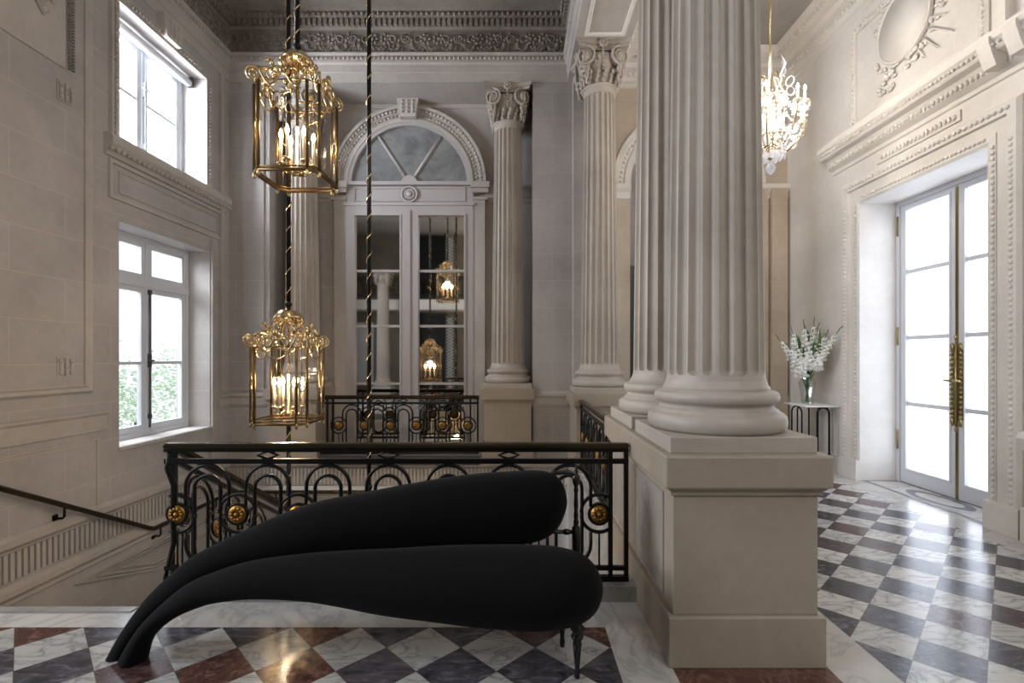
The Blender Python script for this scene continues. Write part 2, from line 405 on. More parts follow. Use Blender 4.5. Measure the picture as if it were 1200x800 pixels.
for (p, q, t_, nrm) in run(path):
    L = (q-p).length; 
    k = int(L/.085)
    for i in range(k):
        c = p + t_*(.085*(i+.5)); z = Vector((0,0,6.885)); dn.obox(c+nrm*.075+z, t_*.026, nrm*.03, Vector((0,0,.045)))
        e = c + nrm*.13; eg.ball((e.x, e.y, 6.99), (.03,.03,.035), 6, 4)
    k = int(L/.07)
    for i in range(k):
        c = p + t_*(.07*(i+.5)) + nrm*.06; bd.ball((c.x, c.y, 6.335), (.022,.022,.03), 6, 4)
    # foliage
    u = .2
    while u < L:
        c = p + t_*u + nrm*.02
        kind = int(u/.42) % 2
        if kind:
            for an in range(7):
                aa = an*2*PI/7; d = c + t_*(.07*math.cos(aa)); fo.ball((d.x, d.y, 6.66+.07*math.sin(aa)), .03, 6, 4)
            fo.ball((c.x, c.y, 6.66), .035, 6, 4)
            for s in (-1, 1):
                for j in range(9):
                    v = j/8; d = c + t_*(s*(.06+.15*v)); fo.ball((d.x, d.y, 6.52-.05*math.sin(v*PI)+R.uniform(-.015,.015)), R.uniform(.022,.038), 6, 4)
        else:
            for s in (-1, 1):
                sp_ = []
                for j in range(20):
                    th = j/19*2.1*PI; rr = .085*(1-j/19*.75); d = c + t_*(s*(.10+rr*math.cos(th))) + nrm*.01; sp_.append((d.x, d.y, 6.64+rr*math.sin(th)))
                fo.tube(sp_, .014, 5)
                for j in range(5):
                    d = c + t_*(s*R.uniform(.02,.2)); fo.ball((d.x, d.y, R.uniform(6.47,6.75)), (.02,.02,R.uniform(.02,.045)), 6, 4)
            fo.ball((c.x, c.y, 6.55), (.04,.03,.06), 6, 4); fo.ball((c.x, c.y, 6.64), .03, 6, 4)
        u += .21
dn.build('dentil_row', M['frieze'], frz); eg.build('egg_row', M['frieze'], frz); fo.build('foliage_carving', M['frieze'], frz)
bd.build('bead_row', M['stone'], cor)

# ---- stairwell dado frieze with flutes, below floor level and dado cap above
pb = [(XL, 3.14, 0), (XL, YB, 0), (.80, YB, 0)]
a = MB(); a.sweep(pb, [(0,-.16),(.02,-.15),(.05,-.12),(.05,-.06),(.02,-.03),(0,-.02)], (0,0,1))
a.sweep(pb, [(0,-.66),(.03,-.64),(.03,-.60),(.08,-.55),(.08,-.50),(.03,-.46),(0,-.45)], (0,0,1))
fb = S('trim_4', a, M['stone'], 'fluted stone band running low along the stair walls', 'moulding')
a = MB()
for (p, q, t_, nrm) in run(pb):
    L = (q-p).length
    for i in range(int(L/.06)):
        c = p + t_*(.06*(i+.5)) + nrm*.012; a.obox(c+Vector((0,0,-.305)), t_*.018, nrm*.012, Vector((0,0,.125)))
a.build('flutes', M['stone'], fb)
# panel below, following the stair
a = MB()
for o_ in (0, .035, .075):
    a.sweep([(XL, 5.15+o_*7.5, -.76-o_), (XL, 7.75-o_, -.76-o_), (XL, 7.75-o_, -1.08+o_), (XL, 6.25+o_*.15, -1.08+o_)], [(-.014,0),(-.014,.028),(.014,.028),(.014,0)], (1,0,0), closed=True)
a.sweep([(-4.4,YB,-.76),(.6,YB,-.76),(.6,YB,-1.15),(-4.4,YB,-1.15)], [(-.015,0),(-.015,.02),(.015,.02),(.015,0)], (0,-1,0), closed=True)
a.build('stair_panel_moulding', M['stone'], fb)
# dado caps
a = MB(); dp = [(0,.80),(.02,.81),(.04,.85),(.04,.95),(.07,.98),(.07,1.02),(0,1.06)]
a.sweep([(XL,3.14,0),(XL,5.55,0)], [(0,.78),(.02,.79),(.02,.82),(.008,.83),(.008,.95),(.03,.98),(.03,1.0),(0,1.01)], (0,0,1))
a.sweep([(XL,7.6,0),(XL,YB,0),(-3.95,YB,0),(-3.95,YR,0)], dp, (0,0,1))
a.sweep([(.25,YR,0),(.25,YB,0),(.80,YB,0)], dp, (0,0,1))
S('trim_5', a, M['stone'], 'dado moulding at handrail height on the stairwell walls', 'moulding')
# big wall panels left
a = MB(); pr = [(-.045,0),(-.045,.02),(-.03,.035),(-.015,.02),(.0,.022),(.02,.04),(.04,.02),(.045,0)]
a.sweep([(XL,5.30,1.26),(XL,5.30,7.0),(XL,3.3,7.0),(XL,3.3,1.26)], pr, (1,0,0), closed=True)
a.sweep([(XL,5.42,-.02),(XL,5.42,.70),(XL,3.3,.70),(XL,3.3,-.02)], [(-.012,0),(-.012,.012),(.012,.012),(.012,0)], (1,0,0))
# bay mouldings right of windows
a.box(XL, XL+.05, 7.62, 7.70, 1.06, 5.95); a.box(XL, XL+.035, 7.42, 7.46, .0, 3.35)
a.box(XL, XL+.05, 5.30, 5.38, 5.9, 5.96)
pn = S('trim_6', a, M['stone'], 'raised moulding framing the tall wall panel left of the windows', 'moulding')
# upper window surround, ledge, panel
a = MB()
a.sweep([(XL,W2[0],W2[2]-.0),(XL,W2[0],W2[3]),(XL,W2[1],W2[3]),(XL,W2[1],W2[2])], [(0.0,0),(0.0,.03),(-.09,.03),(-.09,.045),(-.12,.045),(-.12,0)], (1,0,0))
a.sweep([(XL,5.5,0),(XL,7.8,0)], [(0,3.86),(.03,3.87),(.05,3.92),(.09,3.97),(.11,3.99),(.11,4.05),(.09,4.10),(0,4.11)], (0,0,1))
a.sweep([(XL,5.58,3.42),(XL,7.72,3.42),(XL,7.72,3.82),(XL,5.58,3.82)], [(-.02,0),(-.02,.03),(.02,.03),(.02,0)], (1,0,0), closed=True)
a.sweep([(XL,5.72,3.5),(XL,7.58,3.5),(XL,7.58,3.74),(XL,5.72,3.74)], [(-.008,0),(-.008,.015),(.008,.015),(.008,0)], (1,0,0), closed=True)
a.prism([(6.36,5.72),(6.62,5.72),(6.68,6.0),(6.30,6.0)], lambda p,q,d:(d,p,q), XL, XL+.11)
uw = S('trim_7', a, M['stone'], 'carved stone surround, keystone and ledge of the upper window', 'moulding')
a = MB()
for i in range(30): a.ball((XL+.085, 5.52+.078*i, 3.93), (.03,.03,.028), 6, 4)
for i in range(28): a.ball((XL+.045, W2[0]-.06, 4.15+.055*i), (.02,.022,.022), 6, 4); a.ball((XL+.045, W2[1]+.06, 4.15+.055*i), (.02,.022,.022), 6, 4)
for i in range(30): a.ball((XL+.045, W2[0]+.02+.053*i, W2[3]+.06), (.02,.022,.022), 6, 4)
for j in range(3):
    for i in range(5): a.ball((XL+.115, 6.42+.07*j, 5.77+.045*i), (.015,.022,.02), 6, 4)
a.build('bead_row', M['stone'], uw)
# rosettes (small carved square ornaments)
for (zz, lab) in ((4.28, 'small carved square ornament high on the left wall'), (1.50, 'small carved square ornament low on the left wall panel')):
    a = MB(); a.box(XL, XL+.012, 4.94, 5.12, zz-.10, zz+.10)
    o = a.build('carved_ornament', M['stone']); tag(o, lab, 'ornament')
    b = MB()
    for i in range(3):
        for j in range(3):
            if (i+j) % 2 == 0: b.ball((XL+.02, 4.97+.06*i, zz-.06+.06*j), (.02,.026,.028), 6, 4)
            else: b.box(XL, XL+.03, 4.955+.06*i, 4.985+.06*i, zz-.09+.06*j, zz-.03+.06*j)
    b.build('carving', M['stone'], o)
# left relief panel
a = MB(); a.box(XL, XL+.02, 3.3, 5.02, 4.52, 6.4)
rp = a.build('relief_panel', M['stone']); tag(rp, 'carved relief panel at the top left corner of the wall', 'relief')
a = MB()
for k in range(2):
    for i in range(60): a.ball((XL+.03, 5.06+.04*k, 4.54+.032*i), (.018,.018,.013), 5, 3)
a.build('bead_border', M['frieze'], rp)
a = MB()
for k in range(5): a.tube([(XL+.03, 3.9+.06*k, 6.2-.05*k), (XL+.05, 4.4+.05*k, 5.35-.04*k), (XL+.03, 4.78+.01*k, 4.90+.015*k)], [.025,.03,.012], 6)
for k in range(90):
    v = R.random(); a.ball((XL+.03, 4.0+.85*v+R.uniform(-.12,.12), 6.1-1.1*v+R.uniform(-.15,.15)), (.02,R.uniform(.02,.05),R.uniform(.02,.05)), 6, 4)
a.build('trophy_carving', M['stone'], rp)

# ---- landing, stairs, lower floor
st = empty('staircase', (-3.5,3.2,0), 'stone stair flight descending between the left wall and the iron railing', 'stairs'); st['kind'] = 'structure'
def loc(o, root):
    o.location = -Vector(root.location) ; return o
a = MB(); a.box(XL, .80, 6.0, YB, -1.75, -1.49); loc(a.build('landing', M['greymarble'], st), st)
a = MB(); a.box(XL, .80, 3.1, YB, -3.3, -3.2); loc(a.build('lower_floor', M['greymarble'], st), st)
for i in range(8):
    y = 3.14+.32*i; zt = -.165*(i+1); a = MB(); a.box(XL, -2.30, y, y+.36, zt-.16, zt); a.box(XL, -2.30, y+.0, y+.36, zt-.45, zt-.16); loc(a.build('step', M['whitemarble'], st), st)
a = MB(); 
a.prism([(3.3,-.02),(3.3,.10),(6.0,.10-1.49),(7.2,.10-1.49),(7.2,-1.75),(5.6,-1.75)], lambda p,q,d:(d,p,q), -2.37, -2.25); loc(a.build('stringer', M['whitemarble'], st), st)
# curb under front railing, white wall under colonnade
a = MB(); a.box(-2.33, .80, 3.23, 3.42, 0, .10); a.box(-2.33, .80, 3.36, 3.42, -3.2, 0)
S('trim_8', a, M['greymarble'], 'low marble curb under the front railing', 'curb')
a = MB(); a.box(.80, .93, 4.25, 7.72, -3.2, .02); a.box(.80, .93, 3.1, 4.25, -3.2, -.0)
S('trim_9', a, M['whitemarble'], 'white marble wall face of the stairwell under the side railing', 'wall facing')

# ---- pedestals
def pedestal(name, x, y0, y1, label, mats=None, group=None, zb=0):
    root = empty(name, (x, (y0+y1)/2, zb), label, 'pedestal', group)
    h = (y1-y0)/2
    def bx(nm, ix, z0, z1, mat=None, bev=.006):
        b = MB(); b.box(-.405+ix, .405-ix, -h+ix, h-ix, z0, z1); return b.build(nm, mat or M['ped'], root, bev)
    bx('base', 0, 0, .26); bx('shaft', .028, .26, .88)
    b = MB(); b.sweep([(-.377,-h+.028,0),(.377,-h+.028,0),(.377,h-.028,0),(-.377,h-.028,0)], [(0,.88),(.014,.885),(.014,.905),(.028,.915),(.035,.925),(0,.94)], (0,0,1), closed=True); b.build('neck_moulding', M['ped'], root)
    bx('cap', -.024, .925, 1.096, None, .012)
    return root
pedestal('stone_pedestal', PX, 2.54, 4.27, 'large stone pedestal nearest the camera carrying two fluted columns')
p3 = pedestal('stone_pedestal', PX, 6.72, 7.62, 'stone pedestal of the far column at the end of the side railing')
p4 = pedestal('stone_pedestal', -.15, 7.78, 8.58, 'stone pedestal right of the small back railing')
p5 = pedestal('stone_pedestal', -3.556, 7.78, 8.58, 'stone pedestal left of the small back railing')
# recessed marble side panel on big pedestal
a = MB(); a.box(PX-.385, PX-.3765, 2.72, 4.1, .30, .86)
o = a.build('side_panel', M['pedside']); par = bpy.data.objects['stone_pedestal']; o.parent = par; o.location = -Vector(par.location)

# ---- fluted column prototype (local z=0 at 1.096)
def column_proto():
    root = empty('fluted_column', (0,0,0))
    b = MB(); b.box(-.385,.385,-.385,.385,0,.084); b.build('plinth', M['column'], root, .004)
    zb = .084
    prof = [(0.0,zb),(.365,zb),(.385,zb+.02),(.389,zb+.05),(.385,zb+.08),(.365,zb+.10),(.345,zb+.105),(.345,zb+.115),(.325,zb+.125),(.315,zb+.14),(.322,zb+.155),(.335,zb+.16),(.345,zb+.17),(.35,zb+.19),(.345,zb+.21),(.33,zb+.222),(.30,zb+.225),(.30,zb+.24),(.0,zb+.245)]
    b = MB(); b.lathe(prof, n=48); b.build('base', M['column'], root)
    # shaft
    z0 = zb+.24; z1 = 5.40-1.096; nf = 20; per = 16; n = nf*per; rings = []
    def R_(z):
        v = (z-z0)/(z1-z0); r = .275 - .052*v**1.05
        lo = z-z0; hi = z1-z
        if lo < .07: r += .026*(1-lo/.07)**2
        if hi < .05: r += .02*(1-hi/.05)**2
        return r
    fs0, fs1 = z0+.075, z1-.10
    zs = [z0, z0+.02, z0+.045, z0+.07] + [fs0+.028*math.sin(PI/2*i/5)*0+ .032*(1-math.cos(PI/2*i/5)) for i in range(6)]
    k = 10; zs += [fs0+.04+(fs1-fs0-.08)*i/k for i in range(k+1)]
    zs += [fs1-.032*(1-math.cos(PI/2*i/5)) for i in range(5,-1,-1)] + [z1-.06, z1-.03, z1]
    b = MB(); vs = []
    for z in zs:
        r = R_(z); hw = PI*r/nf*.81
        e = min(z-fs0, fs1-z)
        w = 0 if e <= 0 else (hw if e >= .032 else hw*math.sqrt(max(0, 1-(1-e/.032)**2)))
        for i in range(n):
            ph = (i % per)/per - .5; s_ = ph*2*PI*r/nf
            d = 0
            if w > 0 and abs(s_) < w: d = (w*w-s_*s_)**.5*1.0
            an = 2*PI*i/n; vs.append(((r-d)*math.cos(an), (r-d)*math.sin(an), z))
    fs = []
    for j in range(len(zs)-1):
        for i in range(n): fs.append((j*n+i, j*n+(i+1) % n, (j+1)*n+(i+1) % n, (j+1)*n+i))
    b.add(vs, fs, False); b.build('shaft', M['column'], root)
    # capital
    zc = 5.40-1.096; b = MB()
    for i in range(16):
        an = 2*PI*i/16
        for (rr_, zz, s_) in ((.255,.05,.035),(.26,.11,.04),(.275,.17,.038)): b.ball((rr_*math.cos(an+zz), rr_*math.sin(an+zz), zc+zz), (s_*.8,s_*.8,s_*1.2), 6, 4)
    b.lathe([(0,zc-.02),(.25,zc-.02),(.262,zc),(.25,zc+.02),(.235,zc+.03),(.24,zc+.2),(.27,zc+.30),(.31,zc+.40),(.0,zc+.42)], n=32)
    zt = CT-1.096
    # concave abacus
    pl = []
    for q in range(4):
        for i in range(9):
            v = -1+2*i/8; x_ = .375*v; y_ = .30+.075*v*v
            an = q*PI/2; pl.append((x_*math.cos(an)-(-y_)*math.sin(an), x_*math.sin(an)+(-y_)*math.cos(an)))
    for (sc, za, zb_) in ((.93, zt-.105, zt-.06), (1.0, zt-.06, zt)):
        b.prism([(x_*sc, y_*sc) for x_, y_ in pl], lambda p,q,d:(p,q,d), za, zb_)
    b.build('capital', M['column'], root)
    c = MB()
    for q in range(4):
        an = q*PI/2; nr = Vector((math.sin(an), -math.cos(an), 0)); tg = Vector((math.cos(an), math.sin(an), 0)); up = Vector((0,0,1))
        for s in (-1, 1):
            cc = tg*(s*.235)+nr*.285+up*(zt-.215); tt = (tg - nr*(s*.28)).normalized(); nn = tt.cross(up)*(1 if tt.cross(up).dot(nr) > 0 else -1)
            pts = []; rr_ = []
            for i in range(46):
                th = i/45*2.6*2*PI*.9; r_ = .125*(1-i/45)+.012
                pts.append(cc + tt*(-s*r_*math.sin(th)) + up*(r_*math.cos(th)) + nn*.012); rr_.append(.019*(1-i/60))
            c.tube(pts, rr_, 6); c.tube([cc-nn*.08, cc+nn*.005], .108, 16)
            c.ball(tuple(cc+nn*.02), .02, 6, 4)
            for i in range(13):
                v = i/12; d = tg*(s*(.225+R.uniform(-.035,.035)*(1.2-v)))+nr*(.275-.03*v+R.uniform(0,.02))+up*(zt-.33-.22*v)
                c.ball(tuple(d), (.03*(1.15-v*.6),.03*(1.15-v*.6),.036), 6, 4)
        c.tube([tg*-.22+nr*.285+up*(zt-.11), nr*.27+up*(zt-.125), tg*.22+nr*.285+up*(zt-.11)], .016, 6)
        for i in range(-2, 3): d = tg*(.062*i)+nr*.27+up*(zt-.20); c.ball(tuple(d), (.034,.034,.055), 6, 4)
        for i in range(-4, 5): d = tg*(.03*i)+nr*.25+up*(zt-.285); c.ball(tuple(d), .014, 5, 3)
        ro = nr*.325+up*(zt-.055)
        for i in range(8): aa = i*PI/4; c.ball(tuple(ro+tg*(.045*math.cos(aa))+up*(.045*math.sin(aa))), .026, 6, 4)
        c.ball(tuple(ro+nr*.02), .024, 6, 4)
        for i in range(6): d = nr*(.30-.008*i)+up*(zt-.12-.05*i)+tg*R.uniform(-.012,.012); c.ball(tuple(d), (.022,.022,.028), 6, 4)
    c.build('capital_carving', M['column'], root)
    return root
cp = column_proto()
def place(o, loc_, label, cat=None, group=None, rz=0):
    o.location = loc_; o.rotation_euler.z = rz; tag(o, label, cat, group); return o
place(cp, (PX, 2.97, 1.096), 'massive fluted column nearest the camera on the big pedestal', 'column')
for (x, y, l) in ((PX, 3.85, 'fluted column directly behind and left of the nearest one'), (PX, 7.12, 'fluted column with carved capital at the far end of the side railing'),
                  (-.15, 8.2, 'engaged fluted column right of the arched mirror'), (-3.556, 8.2, 'fluted column left of the arched mirror partly behind the lanterns')):
    place(copy_tree(cp), (x, y, 1.096), l, 'column')

# ---- arched mirror
AM = XA
am = empty('arched_mirror', (AM, YR, 0), 'tall arched mirror with painted door-like frame in the back bay', 'mirror')
def Lb(mb, name, mat, parent, root, bev=0):
    o = mb.build(name, mat, parent, bev)
    o.location = -Vector(root.location) if parent == root else (0,0,0)
    return o
zs_ = 4.58; RO = 1.02
b = MB()
x0, x1 = AM-1.10, AM+1.10
b.box(x0, x0+.13, YR-.09, YR, 0, 4.22); b.box(x1-.13, x1, YR-.09, YR, 0, 4.22)
b.box(x0, x1, YR-.09, YR, 4.06, 4.22); b.box(AM-.135, AM+.125, YR-.10, YR, 0, 4.1); b.box(AM-.02, AM+.02, YR-.125, YR, 0, 4.12)
b.box(x0, x1, YR-.09, YR, 0, .14)
b.box(x0, x1, YR-.06, YR, 4.22, zs_); b.box(x0-.02, x1+.02, YR-.12, YR, zs_-.03, zs_+.03); b.box(x0-.02,x1+.02, YR-.11, YR, 4.20, 4.25)
for (p, q) in ((x0+.13, AM-.135), (AM+.125, x1-.13)):
    b.sweep([(p,YR,.14),(q,YR,.14),(q,YR,4.06),(p,YR,4.06)], [(0,0),(0,.11),(-.03,.11),(-.03,0)], (0,-1,0), closed=True)
b.sweep([(AM-.95,YR-.06,4.29),(AM+.95,YR-.06,4.29),(AM+.95,YR-.06,4.51),(AM-.95,YR-.06,4.51)], [(-.012,0),(-.012,.015),(.012,.015),(.012,0)], (0,-1,0), closed=True)
fm = Lb(b, 'frame', M['mirrorwood'], am, am)
b = MB()
for i in range(40):
    pass
cxz = (AM, 4.40)
for (ri, rt) in ((.13,.022),(.075,.02)):
    b.tube([(AM+ri*math.cos(2*PI*i/28), YR-.08, 4.40+ri*math.sin(2*PI*i/28)) for i in range(28)], rt, 6, closed=True)
b.tube([(AM,YR-.06,4.40),(AM,YR-.10,4.40)], .06, 16)
Lb(b, 'rosette', M['mirrorwood'], am, am)
# panes and muntins
pz = [.16, 1.14, 2.13, 3.08, 4.04]
for (p, q) in ((x0+.13, AM-.135), (AM+.125, x1-.13)):
    for i in range(4):
        b = MB(); b.box(p, q, YR-.045, YR-.03, pz[i], pz[i+1]); Lb(b, 'mirror_pane', M['mirror'], am, am)
    for i in range(1, 4): b = MB(); b.box(p, q, YR-.075, YR-.03, pz[i]-.02, pz[i]+.02); Lb(b, 'glazing_bar', M['mirrorwood'], am, am)
# lunette
b = MB(); b.prism([(AM+RO*math.cos(PI*i/32), zs_+.02+RO*math.sin(PI*i/32)) for i in range(33)], lambda p,q,d:(p,d,q), YR-.05, YR-.02)
Lb(b, 'lunette_pane', M['foxed'], am, am)
b = MB(); arc = [(AM+r_*math.cos(PI*i/40), YR-.05, zs_+r_*math.sin(PI*i/40)) for r_ in (RO,) for i in range(41)]
b.sweep(arc, [(-.03,0),(-.03,.06),(.03,.06),(.03,0)], (0,-1,0))
for s in (-1, 1):
    an = PI/2 - s*.58; b.tube([(AM+.12*math.cos(an), YR-.06, zs_+.12*math.sin(an)), (AM+RO*math.cos(an), YR-.06, zs_+RO*math.sin(an))], .028, 6)
b.prism([(AM+.14*math.cos(PI*i/16), zs_+.14*math.sin(PI*i/16)) for i in range(17)], lambda p,q,d:(p,d,q), YR-.11, YR-.02)
Lb(b, 'lunette_bars', M['mirrorwood'], am, am)
# stone archivolt
b = MB(); ap = [(0,-.36),(.0,0)]
def arcp(r_): return [(AM+r_*math.cos(PI*i/48), YR, zs_+.0+r_*math.sin(PI*i/48)) for i in range(49)]
P_ = [(AM+1.10, YR, 0)]+[(p[0],p[1],p[2]) for p in arcp(1.10)]+[(AM-1.10, YR, 0)]
b.sweep(arcp(1.05), [(0,0),(0,.12),(.05,.12),(.07,.09),(.14,.09),(.15,.11),(.22,.11),(.225,.15),(.27,.15),(.27,0)], (0,-1,0))
b.box(AM-1.30, AM-1.10, YR-.08, YR, 0, 4.3); b.box(AM+1.10, AM+1.30, YR-.08, YR, 0, 4.3)
for s in (-1, 1):
    xx = AM+s*1.22; b.box(xx-.16, xx+.16, YR-.15, YR, 4.50, 4.60); b.box(xx-.14, xx+.14, YR-.12, YR, 4.42, 4.50); b.box(xx-.13, xx+.13, YR-.10, YR, 4.30, 4.35)
b.prism([(AM-.13,5.66),(AM+.13,5.66),(AM+.19,6.0),(AM-.19,6.0)], lambda p,q,d:(p,d,q), YR-.24, YR)
av = S('trim_10', b, M['stone'], 'carved stone arch with keystone round the tall mirror', 'arch')
b = MB()
for i in range(56):
    an = PI*(i+.5)/56
    if abs(an-PI/2) < .14: continue
    b.ball((AM+1.165*math.cos(an)*1.0, YR-.105, zs_+1.165*math.sin(an)), (.024,.016,.024), 6, 4); b.ball((AM+1.245*math.cos(an), YR-.125, zs_+1.245*math.sin(an)), (.03,.02,.03), 6, 4)
for j in range(3):
    for i in range(4): b.ball((AM-.09+.09*j, YR-.25, 5.74+.06*i), (.028,.02,.025), 6, 4)
b.build('bead_row', M['stone'], av)
# impost band between recess sides and arch
b = MB()
for (p, q) in ((-3.95, AM-1.3), (AM+1.3, .25)):
    b.sweep([(p,YR,0),(q,YR,0)], [(0,4.26),(.02,4.27),(.02,4.34),(.04,4.36),(.04,4.44),(.07,4.50),(.07,4.56),(0,4.57)], (0,0,1))
b.sweep([(-3.95,YR,0),(.25,YR,0)], [(0,5.90),(.03,5.91),(.03,5.97),(0,5.97)], (0,0,1))
S('trim_11', b, M['stone'], 'impost moulding on the wall either side of the arched mirror', 'moulding')

# ---- iron railings
def railing(name, fn, meds, arches, diamonds, u0, u1, label, posts, endpost=True, s=.404, low=False, hr=True, clip=None):
    c0, c1 = clip or (u0-.01, u1+.01)
    root = empty(name, fn(u0, 0), label, 'railing'); off = -Vector(root.location)
    def bd_(mb, nm, mat, par=None):
        o = mb.build(nm, mat, par or root); o.location = off if par is None else (0,0,0); return o
    def T(mb, pts, r=.0125, n=6, closed=False): mb.tube([fn(u, z) for u, z in pts], r, n, closed)
    def bar(mb, ua, ub, z0, z1, hw=.014, seg=1):
        for i in range(seg):
            a_, b_ = ua+(ub-ua)*i/seg, ua+(ub-ua)*(i+1)/seg
            p, q = Vector(fn(a_, 0)), Vector(fn(b_, 0)); dz = Vector((0,0,1)); t_ = (q-p); nrm = Vector((t_.x,t_.y,0)).normalized().cross(dz)*hw
            vs = [Vector(fn(uu, zz))+nrm*k for uu in (a_, b_) for (zz, k) in ((z0,-1),(z0,1),(z1,1),(z1,-1))]
            mb.add(vs, [(0,1,2,3),(7,6,5,4),(0,4,5,1),(1,5,6,2),(2,6,7,3),(3,7,4,0)])
    if hr:
        b = MB(); bar(b, u0-.0, u1+.0, .985, 1.025, .032); o = bd_(b, 'handrail', M['bronze']); bb = o.modifiers.new('b','BEVEL'); bb.width = .012; bb.segments = 3
    b = MB(); bar(b, u0, u1, .965, .985, .02); bar(b, u0, u1, .885, .918, .014); bar(b, u0, u1, .172, .20, .013); bar(b, u0, u1, .10, .135, .02)
    bd_(b, 'rails', M['iron'])
    for u in posts:
        b = MB(); bar(b, u-.014, u+.014, .10, .985, .015); bd_(b, 'post', M['iron'])
    b = MB()
    def arch(u, hw, zt, n=14, z_end=None):
        pts = [(u-hw, z_end)] + [(u-hw*math.cos(PI*i/n), zt-hw+hw*math.sin(PI*i/n)) for i in range(n+1)] + [(u+hw, z_end)]
        T(b, pts)
    zm = .547
    for k, u in enumerate(arches):
        arch(u, .36*s, .875, z_end=zm+.05)            # outer arch
        hw = .215*s; zb_ = .215                       # inner stadium
        pts = [(u-hw*math.cos(PI*i/12), .805-hw+hw*math.sin(PI*i/12)) for i in range(13)] + [(u+hw*math.cos(PI*i/12), zb_+hw-hw*math.sin(PI*i/12)) for i in range(13)]
        T(b, pts, closed=True)
        hw = .36*s                                    # lower outer bowl
        T(b, [(u-hw, .425)]+[(u-hw*math.cos(PI*i/12), .20+hw-hw*math.sin(PI*i/12)) for i in range(13)]+[(u+hw, .425)])
        T(b, [(u, .872), (u, .89)], .012)
    hwm = .30*s
    for u in meds:
        lo, hi = max(u-hwm, u0), min(u+hwm, u1)
        T(b, [(u+hwm*math.cos(PI*i/14), zm-hwm*math.sin(PI*i/14)) for i in range(15) if c0 <= u+hwm*math.cos(PI*i/14) <= c1])
        T(b, [(u+hwm*math.cos(PI*i/14), zm+.01+hwm*math.sin(PI*i/14)) for i in range(15) if c0 <= u+hwm*math.cos(PI*i/14) <= c1])
        T(b, [(u+.068*math.cos(2*PI*i/18), zm+.068*math.sin(2*PI*i/18)) for i in range(18)], .012, closed=True)
        T(b, [(u, .20), (u, .425)], .007)
    bd_(b, 'scrollwork', M['iron'])
    for u in diamonds:
        d = MB(); zc = .10+.0 if low else .9415
        hz, hu = (.028, .066)
        d.tube([fn(u-hu, zc), fn(u, zc+hz), fn(u+hu, zc), fn(u, zc-hz)], .0135, 5, closed=True); bd_(d, 'diamond', M['iron'])
    for u in meds:
        d = MB(); c = Vector(fn(u, zm)); t_ = (Vector(fn(u+.01, 0))-Vector(fn(u, 0))); t_ = Vector((t_.x,t_.y,0)).normalized(); nr = t_.cross(Vector((0,0,1)))
        d.tube([c-nr*.012, c+nr*.012], .058, 20)
        for sg in (-1, 1):
            for i in range(10): aa = 2*PI*i/10; d.ball(tuple(c+nr*(.012*sg)+t_*(.036*math.cos(aa))+Vector((0,0,.036*math.sin(aa)))), .014, 5, 4)
            d.ball(tuple(c+nr*(.014*sg)), .018, 6, 4)
        bd_(d, 'medallion', M['oldgold'])
    return root
FR = 3.32
med = [-2.278+.404*k for k in range(8)]; arcx = [-2.076+.404*k for k in range(7)]
r1 = railing('iron_railing', lambda u, z: (u, FR, z), med, arcx, [arcx[1], arcx[3], arcx[5]], -2.36, .745, 'long black iron railing with gilt medallions behind the sofa', [.73, .625], clip=(-2.345, .632))
# scroll end post of front railing
b = MB(); b.tube([(-2.33,FR,.98),(-2.345,FR,.85),(-2.30,FR,.74),(-2.305,FR,.5),(-2.30,FR,.36),(-2.33,FR,.24),(-2.36,FR,.12)], [.016,.018,.02,.02,.018,.014,.012], 8)
o = b.build('end_scroll', M['iron'], r1); o.location = -Vector(r1.location)
sl = .56
def stairfn(u, z): return (-2.34, FR+.04+u, z - sl*u)
railing('iron_railing', stairfn, [.1+.404*k for k in range(7)], [.302+.404*k for k in range(6)], [], 0, 2.75, 'sloping iron railing running down the inner side of the stairs', [0.02, 2.70])
med = [-2.81+.4075*k for k in range(6)]; arcx = [-2.606+.4075*k for k in range(5)]
railing('iron_railing', lambda u, z: (u, 7.80, z-.03), med, arcx, [arcx[2]], -3.10, -.60, 'short black iron railing in front of the arched mirror', [-2.99,-2.93+.03,-.735,-.62])
railing('iron_railing', lambda u, z: (.87, u, z), [4.5+.404*k for k in range(6)], [4.702+.404*k for k in range(5)], [], 4.30, 6.72, 'iron side railing between the big pedestal and the far column', [4.33, 6.68])
b = MB(); b.box(-3.12,-.59,7.76,7.86,-.10,.03); o = S('trim_12', b, M['slate'], 'dark sill under the short back railing', 'sill')

# ---- wall handrail
hr = empty('wall_handrail', (-4.5, 4.33, .44), 'dark handrail on brackets descending along the left wall', 'handrail'); ho = -Vector(hr.location)
b = MB()
pts = [(-4.5,3.3,1.0),(-4.5,4.33,.445),(-4.5,6.05,-.49),(-4.5,6.13,-.525),(-4.5,6.22,-.53),(-4.5,7.70,-.53),(-4.49,7.78,-.53),(-4.42,7.80,-.53),(.6,7.80,-.53)]
b.tube(pts, .026, 10); o = b.build('rail', M['bronze'], hr); o.location = ho
for yy in (3.6, 4.92, 6.25, 7.4):
    zz = 1.0-(yy-3.3)*.54 if yy < 6.1 else -.53
    b = MB(); b.tube([(-4.5,yy,zz-.03),(-4.5,yy,zz-.11),(-4.52,yy,zz-.13),(-4.59,yy,zz-.13)], .012, 8); b.box(-4.6,-4.585,yy-.025,yy+.025,zz-.165,zz-.095)
    o = b.build('bracket', M['iron'], hr); o.location = ho
for xx in (-3.8,-2.2,-.8):
    b = MB(); b.tube([(xx,7.8,-.53),(xx,7.8,-.62),(xx,7.82,-.64),(xx,7.90,-.64)], .012, 8); o = b.build('bracket', M['iron'], hr); o.location = ho

